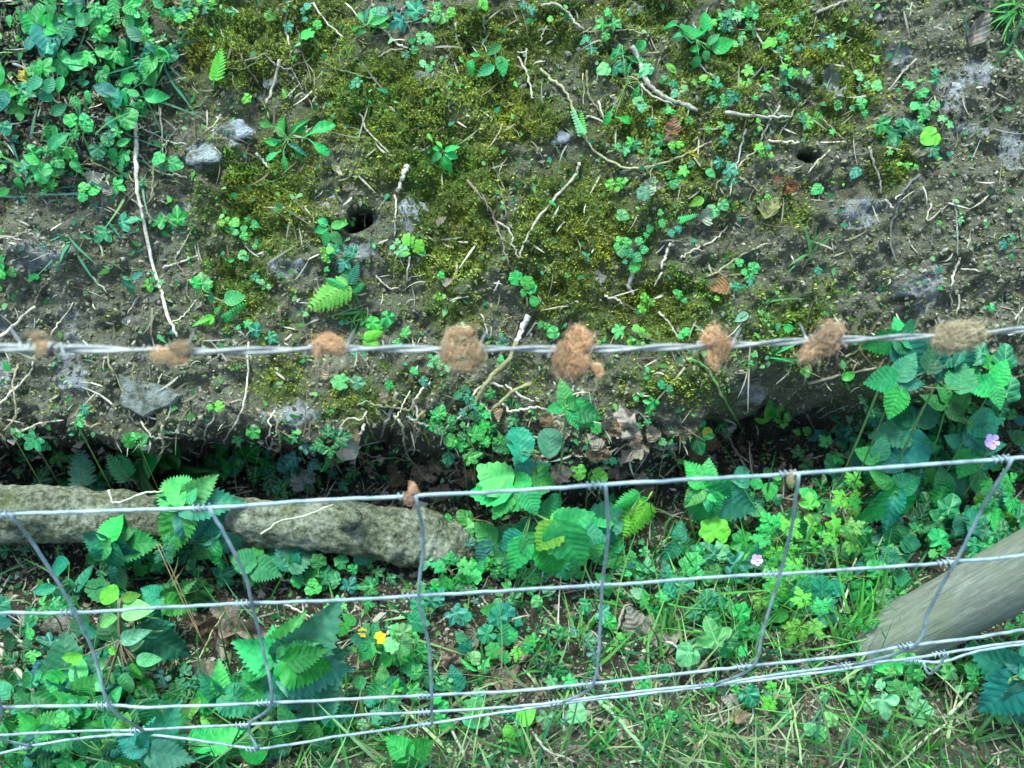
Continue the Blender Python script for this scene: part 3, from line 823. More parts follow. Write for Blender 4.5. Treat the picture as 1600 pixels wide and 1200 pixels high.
STAYS = [
 [(20, 803, 0), (45, 840, -1), (82, 896, -1), (120, 957, 1), (148, 1025, -1), (172, 1102, 2), (222, 1140, 3)],
 [(330, 793, 0), (362, 855, -1), (385, 905, -1), (396, 942, 1), (410, 1010, -1), (425, 1098, 2), (402, 1131, 3), (404, 1169, 4)],
 [(648, 775, 0), (662, 848, -1), (664, 931, 1), (670, 1010, -1), (675, 1086, 2), (677, 1112, 3), (674, 1130, 4)],
 [(948, 757, 0), (950, 835, -1), (942, 914, 1), (937, 990, -1), (924, 1068, 2), (884, 1096, 3)],
 [(1247, 740, 0), (1238, 815, -1), (1217, 897, 1), (1192, 985, -1), (1173, 1040, 2), (1112, 1068, 3)],
 [(1578, 717, 0), (1535, 795, -1), (1492, 877, 1), (1452, 952, -1), (1422, 1008, 2), (1326, 1040, 3)],
 [(-90, 810, 0), (-60, 880, -1), (-30, 957, 1), (-20, 1030, -1), (0, 1104, 2), (2, 1148, 3), (52, 1166, 4)],
 [(1880, 702, 0), (1812, 860, 1), (1722, 970, 2), (1700, 990, 3)], [(2190, 682, 0), (2095, 830, 1), (1990, 946, 2)], [(-395, 826, 0), (-330, 968, 1), (-265, 1112, 2), (-240, 1166, 3)], [(-700, 840, 0), (-590, 976, 1), (-500, 1118, 2)],
 [(1478, 1022, 3), (1462, 1046, -1), (1450, 1052, -1), (1440, 1034, 4)]]
for st in STAYS:
    ds = []
    last = None
    kn = [(i, ND[c]) for i, (x, y, c) in enumerate(st) if c >= 0]
    for i, (x, y, c) in enumerate(st):
        if c >= 0: ds.append(None)
        else:
            a = max([k for k in kn if k[0] < i], default=kn[0]); b = min([k for k in kn if k[0] > i], default=kn[-1])
            f = (i - a[0]) / max(b[0] - a[0], 1); ds.append(a[1] * (1 - f) + b[1] * f)
    pts = []
    for (x, y, c), dd in zip(st, ds):
        pts.append(on_line(c, x) - FW * .0028 if c >= 0 else P(x, y, dd))
    sw = add_net('stay_wire', wobble(spline(pts, 6), .0002), .0015)
    for (x, y, c) in st:
        if c < 0: continue
        p = on_line(c, x); i = lines[c].index(p); t = (lines[c][min(i + 1, len(lines[c]) - 1)] - lines[c][max(i - 1, 0)]).normalized()
        a = t.cross(FW).normalized(); mb = MB()
        sgn = -1
        pts2 = [p + t * (sgn * (.001 + k * .0006)) + a * math.cos(k * .9) * .0028 + FW * math.sin(k * .9) * .0028 for k in range(22)]
        tube(mb, spline(pts2, 1), .0008, 5)
        me = mb.mesh('knot', M_WIRE); localise(me, net.location)
        o = bpy.data.objects.new('knot', me); COL.objects.link(o); o.parent = sw

# ------------------------------------------------------------------ hair tufts
def hair(px, py, d, lobes, nst, cols, label, tails=0, tailcol=(.6, .5, .4), rad=.00015):
    """lobes: (dx, dy, rx, ry, rot) px ellipses"""
    c0 = P(px, py, d); o = thing('hair_tuft', c0, None, 'hair tuft', px, py, 'tufts of hair caught on the wires', label=label)
    S = d / FPX; V = []; Fc = []; C = []; b = 0
    for li, (dx, dy, rx, ry, rot) in enumerate(lobes):
        m = int(nst * .95 * (rx * ry) / sum(l[2] * l[3] for l in lobes))
        cr, sr = math.cos(R(rot)), math.sin(R(rot))
        for _ in range(m):
            ax = Vector([random.gauss(0, 1) for _ in range(3)]); ax.normalize()
            e1 = ax.orthogonal().normalized(); e1.rotate(Matrix.Rotation(random.uniform(0, 6.28), 3, ax)); e2 = ax.cross(e1)
            r0 = random.uniform(.2, 1.0) ** .7; arc = random.uniform(.8, 3.6); seg = 14
            off = ax * random.uniform(-.5, .5); wob = [random.gauss(0, .10) for _ in range(4)]
            flare = random.random() < .38; fl = random.uniform(.5, 1.7)
            pts = []
            for k in range(seg + 1):
                t = k / seg; a = arc * t
                rr = r0 * (1 + wob[0] * math.sin(a * 3 + wob[1] * 20) + wob[2] * math.sin(a * 6))
                if flare and t > .5: rr *= 1 + (t - .5) * fl
                q = e1 * math.cos(a) * rr + e2 * math.sin(a) * rr + off * (1 - r0 * .5)
                pa = math.atan2(q.y, q.x) if False else math.atan2(q.dot(UP), q.dot(RT))
                rg = .88 + .08 * math.sin(3 * pa + li * 2 + px)
                x = q.dot(RT) * rx * rg; y = q.dot(UP) * ry * rg; z = q.dot(FW) * (rx + ry) * .30
                xx = dx + x * cr - y * sr; yy = dy + x * sr + y * cr
                pts.append(RT * xx * S - UP * yy * S + FW * z * S)
            V.append(pts)
            cc = random.choice(cols); kk = random.uniform(.5, 1.3) * (.72 if li % 2 else 1.05); C.append([v * kk for v in cc])
    for _ in range(tails):
        l = random.choice(lobes); x0 = l[0] + random.uniform(-1, 1) * l[2] * .6; y0 = l[1] + l[3] * .7
        L = random.uniform(15, 34); sx = random.uniform(-10, 10)
        V.append([RT * (x0 + sx * t + 3 * math.sin(t * 5)) * S - UP * (y0 + L * t) * S + FW * random.uniform(-.0005, .0005) for t in np.linspace(0, 1, 15)])
        C.append(tailcol)
    verts = []; faces = []; cc = []
    for pts, c in zip(V, C):
        n0 = len(verts); m = len(pts)
        for i, p in enumerate(pts):
            t = (pts[min(i + 1, m - 1)] - pts[max(i - 1, 0)]); a = t.cross(FW)
            a = a.normalized() if a.length > 1e-9 else UP.copy(); bb = t.cross(a); bb = bb.normalized() if bb.length > 1e-9 else FW.copy()
            r = rad * (1 if i < m - 3 else .6)
            verts += [p + a * r, p - a * r * .5 + bb * r * .87, p - a * r * .5 - bb * r * .87]; cc += [c] * 3
        for i in range(m - 1):
            for k in range(3):
                k2 = (k + 1) % 3
                faces.append((n0 + i * 3 + k, n0 + i * 3 + k2, n0 + i * 3 + 3 + k2, n0 + i * 3 + 3 + k))
    me = mesh_np('hair_tuft', [tuple(v) for v in verts], faces, M_HAIR, True, np.array(cc))
    o.data = me if False else None
    h = bpy.data.objects.new('hair', me); bpy.data.objects.remove(h)
    bpy.data.objects.remove(o)
    o = bpy.data.objects.new('hair_tuft', me); COL.objects.link(o); o.location = c0
    o['label'] = label; o['category'] = 'hair tuft'; o['group'] = 'tufts of hair caught on the wires'
    return o
OR = [(.84, .44, .22), (.88, .52, .29), (.70, .38, .20), (.90, .64, .44)]
ORP = [(.90, .50, .27), (.92, .60, .38), (.78, .42, .22), (.58, .38, .24)]
BR = [(.58, .46, .30), (.68, .56, .38), (.48, .37, .24), (.54, .42, .27)]
DK = [(.50, .34, .22), (.82, .46, .24), (.40, .31, .24), (.82, .54, .33)]
hair(65, 541, bd(65) - .002, [(0, 2, 15, 14, 0), (-4, -16, 15, 9, 0)], 190, OR + BR, 'smallest wisp of brown hair on the barbed wire, leftmost of all')
hair(266, 549, bd(265) - .002, [(-12, 5, 26, 15, 0), (16, -4, 22, 17, 0), (14, 12, 16, 12, 0)], 420, OR + BR, 'flat smudged orange brown hair tuft, second from left on the barbed wire')
hair(515, 539, bd(515) - .003, [(0, -3, 28, 17, 5), (14, 5, 16, 14, 0), (-18, 6, 10, 17, 0)], 460, OR, 'domed orange hair tuft with pale strands dangling, third from left on barbed wire', 26)
hair(722, 545, bd(722) - .004, [(-22, 2, 14, 32, 0), (20, 6, 16, 28, 0), (-2, -26, 24, 13, 0), (2, 28, 24, 12, 0), (2, 2, 14, 16, 0)], 800, OR + BR, 'ring shaped orange hair tangle with a hollow centre on the barbed wire', 14)
hair(893, 548, bd(893) - .004, [(12, -18, 22, 26, 0), (-14, 8, 18, 30, 20), (8, 12, 24, 24, 0), (-4, 30, 18, 18, 0), (40, 30, 10, 18, -20)], 900, ORP, 'largest ragged orange hair tuft, dark spot in it and side lobe below', 8)
hair(1118, 538, bd(1118) - .004, [(-6, -12, 19, 20, 0), (8, 2, 17, 26, 0), (-4, 22, 13, 18, 0)], 650, ORP, 'narrow upright reddish hair tuft, third from right on the barbed wire', 5)
hair(1283, 535, bd(1283) - .004, [(18, -16, 22, 20, -30), (2, 0, 30, 24, -35), (-16, 14, 24, 18, -35), (-26, 28, 10, 10, 0)], 950, DK, 'slanting dark brown and orange hair tuft, second from right on barbed wire', 5)
hair(1497, 525, bd(1497) - .004, [(0, 0, 42, 26, -12), (22, -4, 24, 22, 0), (-26, 6, 18, 20, 0)], 1200, BR, 'broad pale brown oval hair tuft, rightmost on the barbed wire', 3)
hair(641, 772, ND[0] - .004, [(4, -8, 9, 12, 0), (-3, 6, 10, 12, 0)], 260, [(.80, .46, .28), (.86, .54, .36)], 'small bright orange hair tuft on the top wire of the netting')
hair(1236, 747, ND[0] - .004, [(0, 0, 6, 13, 0)], 100, [(.70, .52, .34), (.6, .44, .30)], 'tiny pale tan wisp of hair beside a knot of the netting')

# ------------------------------------------------------------------ log, post
def lump_tube(name, pts, rfun, mat, sides=40, seg=14, amp=.12, fq=25, seed=3):
    path = spline(pts, seg); n = len(path); vs = []; L0s = (pts[-1] - pts[0]).length / n
    for i, p in enumerate(path):
        t = (path[min(i + 1, n - 1)] - path[max(i - 1, 0)]).normalized()
        a = t.cross(FW).normalized(); b = t.cross(a)
        for k in range(sides):
            an = 2 * math.pi * k / sides
            r = rfun(i / (n - 1), an)
            q = p + a * math.cos(an) * r + b * math.sin(an) * r
            nz = float(fbm(np.array([i * L0s]), np.array([abs(an - math.pi) * r]), fq, 4, seed)[0]) - .5
            vs.append(q + (a * math.cos(an) + b * math.sin(an)) * nz * amp * r)
    fs = [(i * sides + k, i * sides + (k + 1) % sides, (i + 1) * sides + (k + 1) % sides, (i + 1) * sides + k) for i in range(n - 1) for k in range(sides)]
    fs += [tuple(reversed(range(sides))), tuple(range((n - 1) * sides, n * sides))]
    mb = MB(); mb.add(vs, fs); return mb.mesh(name, mat)
lp = [P(-700, 770, 1.06), P(-260, 790, 1.10), P(-60, 800, 1.12), P(120, 806, 1.13), P(300, 810, 1.14), P(460, 822, 1.14), P(600, 832, 1.15), P(690, 850, 1.165), P(755, 866, 1.18)]
me = lump_tube('fallen_log', lp, lambda t, a: (.038 - .006 * t + .005 * math.sin(t * 9)) * (1 if t < .8 else 1 - ((t - .8) / .2) ** 1.5 * .65), M_LOG, 80, 34, .55, 34)
o = thing('fallen_log', P(300, 812, 1.14), None, 'log', 300, 812, label='fallen log crusted with pale lichen lying in the ditch, left'); localise(me, o.location)
c = bpy.data.objects.new('log_trunk', me); COL.objects.link(c); c.parent = o
kn = lump_tube('branch_stub', [P(540, 822, 1.125), P(548, 812, 1.10), P(556, 806, 1.09)], lambda t, a: .012 * (1 - .2 * t), M_LOG, 14, 4, .3, 60); localise(kn, o.location)
c = bpy.data.objects.new('branch_stub', kn); COL.objects.link(c); c.parent = o
b0 = P(1366, 1016, 1.12); b1 = P(2150, 590, .74)
ln = (b1 - b0).length; vs = []; sides, n = 64, 60
zx = (b1 - b0).normalized(); xx = zx.cross(UP).normalized(); yx = zx.cross(xx)
for i in range(n + 1):
    t = i / n
    for k in range(sides):
        a = 2 * math.pi * k / sides
        g = float(fbm(np.array([a * 4 * .3]), np.array([t * 1.2]), 5, 4, 7)[0]) - .5
        r = .0385 * (1 + .05 * math.sin(2 * a + t * 3)) + g * .004
        vs.append(Vector((math.cos(a) * r, math.sin(a) * r, t * ln)))
fs = [(i * sides + k, i * sides + (k + 1) % sides, (i + 1) * sides + (k + 1) % sides, (i + 1) * sides + k) for i in range(n) for k in range(sides)]
fs += [tuple(reversed(range(sides))), tuple(range(n * sides, (n + 1) * sides))]
mb = MB(); mb.add(vs, fs); me = mb.mesh('fence_post', M_POST)
o = bpy.data.objects.new('fence_post', me); COL.objects.link(o)
o.matrix_world = Matrix.Translation(b0) @ Matrix((xx, yx, zx)).transposed().to_4x4()
o['label'] = 'thick round weathered wooden post slanting out of the ground behind the netting'; o['category'] = 'fence post'

# ------------------------------------------------------------------ stones, chips, dead leaves
def rock(px, py, rx, ry, rot, color, look, up=.35, seed=0, name='stone', cat='stone', label=None, depth=None, group=None):
    d = depth or gd1(px, py); S = d / FPX; c0 = P(px, py, d + .0015 + min(rx, ry) * S * up * .55)
    rnd = random.Random(seed or int(px * 7 + py)); nu, nv = 18, 11
    ph = [rnd.uniform(0, 6.28) for _ in range(6)]; vs = []
    for j in range(nv + 1):
        la = math.pi * j / nv
        for i in range(nu):
            lo = 2 * math.pi * i / nu
            x, y, z = math.sin(la) * math.cos(lo), math.sin(la) * math.sin(lo), math.cos(la)
            k = 1 + .16 * math.sin(3 * lo + ph[0]) + .10 * math.sin(5 * lo + ph[1]) * math.sin(la) + .08 * math.sin(4 * la + ph[2] + lo) + rnd.uniform(-.04, .04)
            z = max(-.75, min(.75, z * 1.3)); cr, sr = math.cos(R(rot)), math.sin(R(rot))
            X_, Y_ = x * rx * k, y * ry * k
            vs.append(RT * (X_ * cr - Y_ * sr) * S + UP * (X_ * sr + Y_ * cr) * S - FW * z * min(rx, ry) * up * S * 1.6)
    fs = [(j * nu + i, j * nu + (i + 1) % nu, (j + 1) * nu + (i + 1) % nu, (j + 1) * nu + i) for j in range(nv) for i in range(nu)]
    mb = MB(); mb.add(vs, fs); me = mb.mesh(name, M_STONE, False)
    o = thing(name, c0, look, cat, px, py, group, me, label); o.color = (*color, 1)
    return o
def slab(px, py, outline, color, label, th=.010):
    d = gd1(px, py) + .004; c0 = P(px, py, d); S = d / FPX; vs = []; m = len(outline)
    tiltx = .06
    for z, q in ((-1, .93), (-.7, 1), (.8, 1.05)):
        for (x, y) in outline:
            xx, yy = (x - px) * q, (y - py) * q
            vs.append(RT * xx * S - UP * yy * S + FW * (z * th + xx * S * tiltx))
    vs.append(FW * -th * 1.05)
    fs = [(3 * m, i, (i + 1) % m) for i in range(m)]
    for r_ in (0, 1):
        for i in range(m):
            j = (i + 1) % m; fs.append((r_ * m + i, (r_ + 1) * m + i, (r_ + 1) * m + j, r_ * m + j))
    mb = MB(); mb.add(vs, fs); me = mb.mesh('slate_stone', M_STONE, False)
    o = thing('slate_stone', c0, None, 'stone', px, py, None, me, label); o.color = (*color, 1)
slab(235, 612, [(188, 582), (205, 590), (232, 596), (262, 605), (284, 618), (272, 632), (246, 642), (228, 652), (206, 640), (190, 632), (196, 610)], (.26, .28, .27), 'flat grey slate wedge set in the bank below the second hair tuft')
GREY, PGREY, TAN, PINK = (.24, .25, .28), (.50, .50, .56), (.62, .52, .38), (.45, .32, .24)
for a in [(533, 267, 13, 7, -15, TAN, 'smooth cream tan pebble'), (546, 290, 10, 11, 20, PINK, 'angular pinkish brown stone'), (525, 311, 12, 8, 30, PGREY, 'pale grey star shaped stone chip'),
          (509, 325, 7, 9, 0, (.5, .42, .38), 'small pinkish pale stone'), (497, 314, 4, 3, 0, PGREY, 'tiny pale pebble'), (872, 215, 18, 12, 10, (.36, .39, .46), 'blue grey lumpy stone'),
          (1490, 150, 14, 22, 10, (.50, .52, .58), 'whitish pitted stone'), (370, 205, 22, 16, 25, (.42, .45, .54), 'bluish pale rounded stone'), (322, 240, 30, 17, 15, (.46, .48, .50), 'pale chalky flat stone'),
          (1288, 138, 12, 7, 10, PGREY, 'pale flake of stone'), (1316, 146, 13, 8, 20, (.36, .34, .36), 'greyish flat stone'), (963, 160, 9, 9, 0, (.42, .38, .34), 'pale buff stone'), (940, 196, 13, 8, 0, (.20, .14, .11), 'reddish brown stone'),
          (1095, 105, 12, 14, 20, (.32, .32, .36), 'lumpy grey stone'), (1368, 22, 14, 12, 30, (.40, .37, .38), 'pale pinkish grey stone'), (1535, 208, 14, 10, 0, (.34, .33, .35), 'rounded grey stone half buried'),
          (140, 252, 7, 7, 0, (.45, .33, .17), 'round tan snail shell like stone'), (935, 435, 11, 12, 10, (.24, .23, .23), 'dark grey angular stone'), (830, 20, 10, 8, 0, GREY, 'small grey stone'), (815, 130, 8, 10, 0, (.30, .28, .30), 'grey purple stone'),
          (990, 15, 14, 14, 0, GREY, 'grey stone poking from moss'), (700, 160, 9, 8, 0, (.28, .27, .28), 'grey stone in the moss'), (660, 120, 12, 9, 0, (.26, .25, .24), 'dull grey stone in moss'), (900, 470, 0, 0, 0, GREY, None),
          (12, 975, 38, 22, 5, (.40, .38, .36), 'broad pale rough stone'), (95, 985, 34, 20, -5, (.30, .28, .25), 'brownish grey rough stone'), (675, 738, 22, 14, 20, (.55, .42, .30), 'pale cream brown lumpy stone'), (505, 1140, 11, 14, 20, (.60, .46, .38), 'pale pinkish stone'),
          (760, 1070, 12, 10, 0, (.36, .26, .18), 'brown stone'), (995, 1070, 12, 8, 20, (.60, .42, .34), 'pinkish pale stone'), (590, 1062, 16, 14, 0, (.22, .18, .16), 'dark brown stone'), (210, 470, 8, 6, 0, GREY, 'small grey stone'),
          (300, 480, 18, 9, 10, (.36, .31, .27), 'flat buff stone'), (660, 330, 8, 16, 0, (.36, .35, .38), 'upright grey rock flake'), (590, 345, 10, 18, 0, (.34, .33, .35), 'grey stone at the hole rim'), (1030, 695, 15, 9, -10, (.40, .36, .33), 'dusty grey stone'),
          (1135, 668, 16, 8, 0, (.42, .40, .38), 'pale grey stone'), (430, 122, 22, 14, 20, (.36, .36, .42), 'blue grey stone'), (413, 145, 14, 24, 5, (.34, .36, .42), 'tall blue grey stone'), (1475, 1150, 26, 12, 0, (.30, .26, .22), 'brown earth clod'),
          (1240, 1150, 24, 14, 0, (.26, .23, .20), 'dark earth clod'), (900, 1180, 26, 16, 0, (.28, .24, .21), 'dark brown earth clod'), (1330, 1155, 20, 14, 0, (.3, .27, .24), 'dusty earth clod')]:
    if a[6]: rock(*a[:6], a[6])
for px, py, s, a, c, k in [(1523, 48, 52, 70, (.30, .26, .24), 0), (843, 728, 46, 60, (.42, .36, .31), 1), (880, 742, 40, 10, (.30, .24, .20), 1), (980, 655, 55, 110, (.50, .40, .36), 1), (985, 705, 44, 200, (.40, .32, .26), 2),
        (1235, 290, 26, 120, (.42, .18, .09), 0), (1228, 292, 24, 60, (.35, .14, .08), 1), (1215, 280, 18, 20, (.30, .12, .08), 1), (1052, 195, 30, 80, (.42, .20, .12), 1), (1046, 215, 26, 100, (.36, .18, .12), 2), (1032, 290, 14, 0, (.5, .4, .3), 1),
        (1125, 447, 30, 190, (.45, .22, .10), 2), (540, 690, 60, 80, (.50, .44, .36), 0), (1050, 995, 60, 70, (.45, .38, .33), 1), (990, 970, 50, 110, (.38, .32, .28), 1), (1015, 985, 40, 60, (.35, .29, .25), 2), (705, 1030, 50, 60, (.42, .31, .24), 0),
        (700, 1030, 44, 120, (.33, .24, .18), 1), (790, 1060, 40, 20, (.34, .24, .19), 2), (1540, 1180, 20, 20, (.3, .25, .2), 2), (40, 118, 22, 100, (.75, .62, .12), 1), (150, 278, 30, 20, (.52, .5, .42), 1), (168, 294, 26, 140, (.46, .42, .36), 0),
        (390, 1040, 56, 150, (.42, .35, .28), 0), (330, 1050, 52, 20, (.36, .30, .24), 1), (385, 975, 90, 12, (.42, .32, .26), 0), (400, 985, 80, 8, (.34, .26, .22), 0), (370, 1000, 70, 20, (.28, .22, .19), 2), (350, 960, 50, 160, (.24, .19, .16), 2), (470, 745, 44, 120, (.40, .42, .38), 1),
        (690, 770, 40, 30, (.34, .25, .18), 2), (655, 735, 36, 130, (.40, .28, .19), 1), (1110, 690, 30, 100, (.30, .16, .08), 1), (960, 740, 36, 200, (.33, .24, .18), 1), (930, 690, 30, 120, (.42, .35, .30), 2), (1245, 780, 26, 50, (.3, .14, .08), 1), (1470, 715, 30, 10, (.20, .10, .06), 1),
        (975, 880, 34, 110, (.34, .24, .20), 1), (1010, 760, 34, 60, (.30, .2, .15), 2), (1510, 1110, 26, 40, (.45, .40, .36), 1), (690, 345, 20, 40, (.35, .27, .2), 1), (1105, 335, 30, 30, (.55, .60, .45), 1), (1015, 290, 34, 60, (.50, .55, .38), 1), (1205, 325, 40, 60, (.38, .34, .16), 1), (600, 620, 22, 110, (.36, .26, .18), 1),
        (510, 580, 28, 60, (.50, .36, .26), 0), (700, 440, 20, 30, (.6, .45, .36), 1), (200, 500, 16, 60, (.7, .65, .6), 1), (290, 540, 12, 0, (.8, .78, .74), 1), (1255, 1040, 26, 100, (.38, .32, .27), 1), (1140, 1095, 30, 160, (.44, .38, .32), 1), (840, 1150, 40, 50, (.36, .30, .26), 2), (610, 1100, 30, 20, (.48, .42, .38), 1)] + [(random.gauss(cx, rx), random.gauss(cy, ry), random.uniform(14, 34), random.uniform(0, 360), random.choice([(.42, .30, .20), (.30, .19, .12), (.52, .42, .32), (.22, .14, .09), (.46, .38, .30)]), random.randint(0, 3)) for cx, cy, rx, ry, n_ in ((960, 700, 80, 30, 22), (660, 735, 60, 20, 12), (1180, 720, 70, 25, 10), (760, 1020, 60, 40, 8), (380, 990, 60, 25, 8), (1000, 1130, 200, 30, 8)) for _q in range(n_)]:
    d = gd1(px, py) - .012; S = s / FPX * d
    b = P(px - math.cos(R(a)) * s / 2, py + math.sin(R(a)) * s / 2, d); t = P(px + math.cos(R(a)) * s / 2, py - math.sin(R(a)) * s / 2, d - random.uniform(-.2, .3) * S)
    look = 'withered grey leaf' if abs(c[0] - c[2]) < .1 else ('yellow dead leaf' if c[0] > .7 else 'curled brown dead leaf')
    if c[1] > c[0]: look = 'faded pale green leaf'
    c = tuple(v * .8 for v in c)
    o = thing('dead_leaf', b, look, 'dead leaf', px, py, 'dead leaves lying on the bank and ground', PROTO['withered'][k])
    o.matrix_world = leaf_matrix(b, t, .3); o.color = (*c, 1)

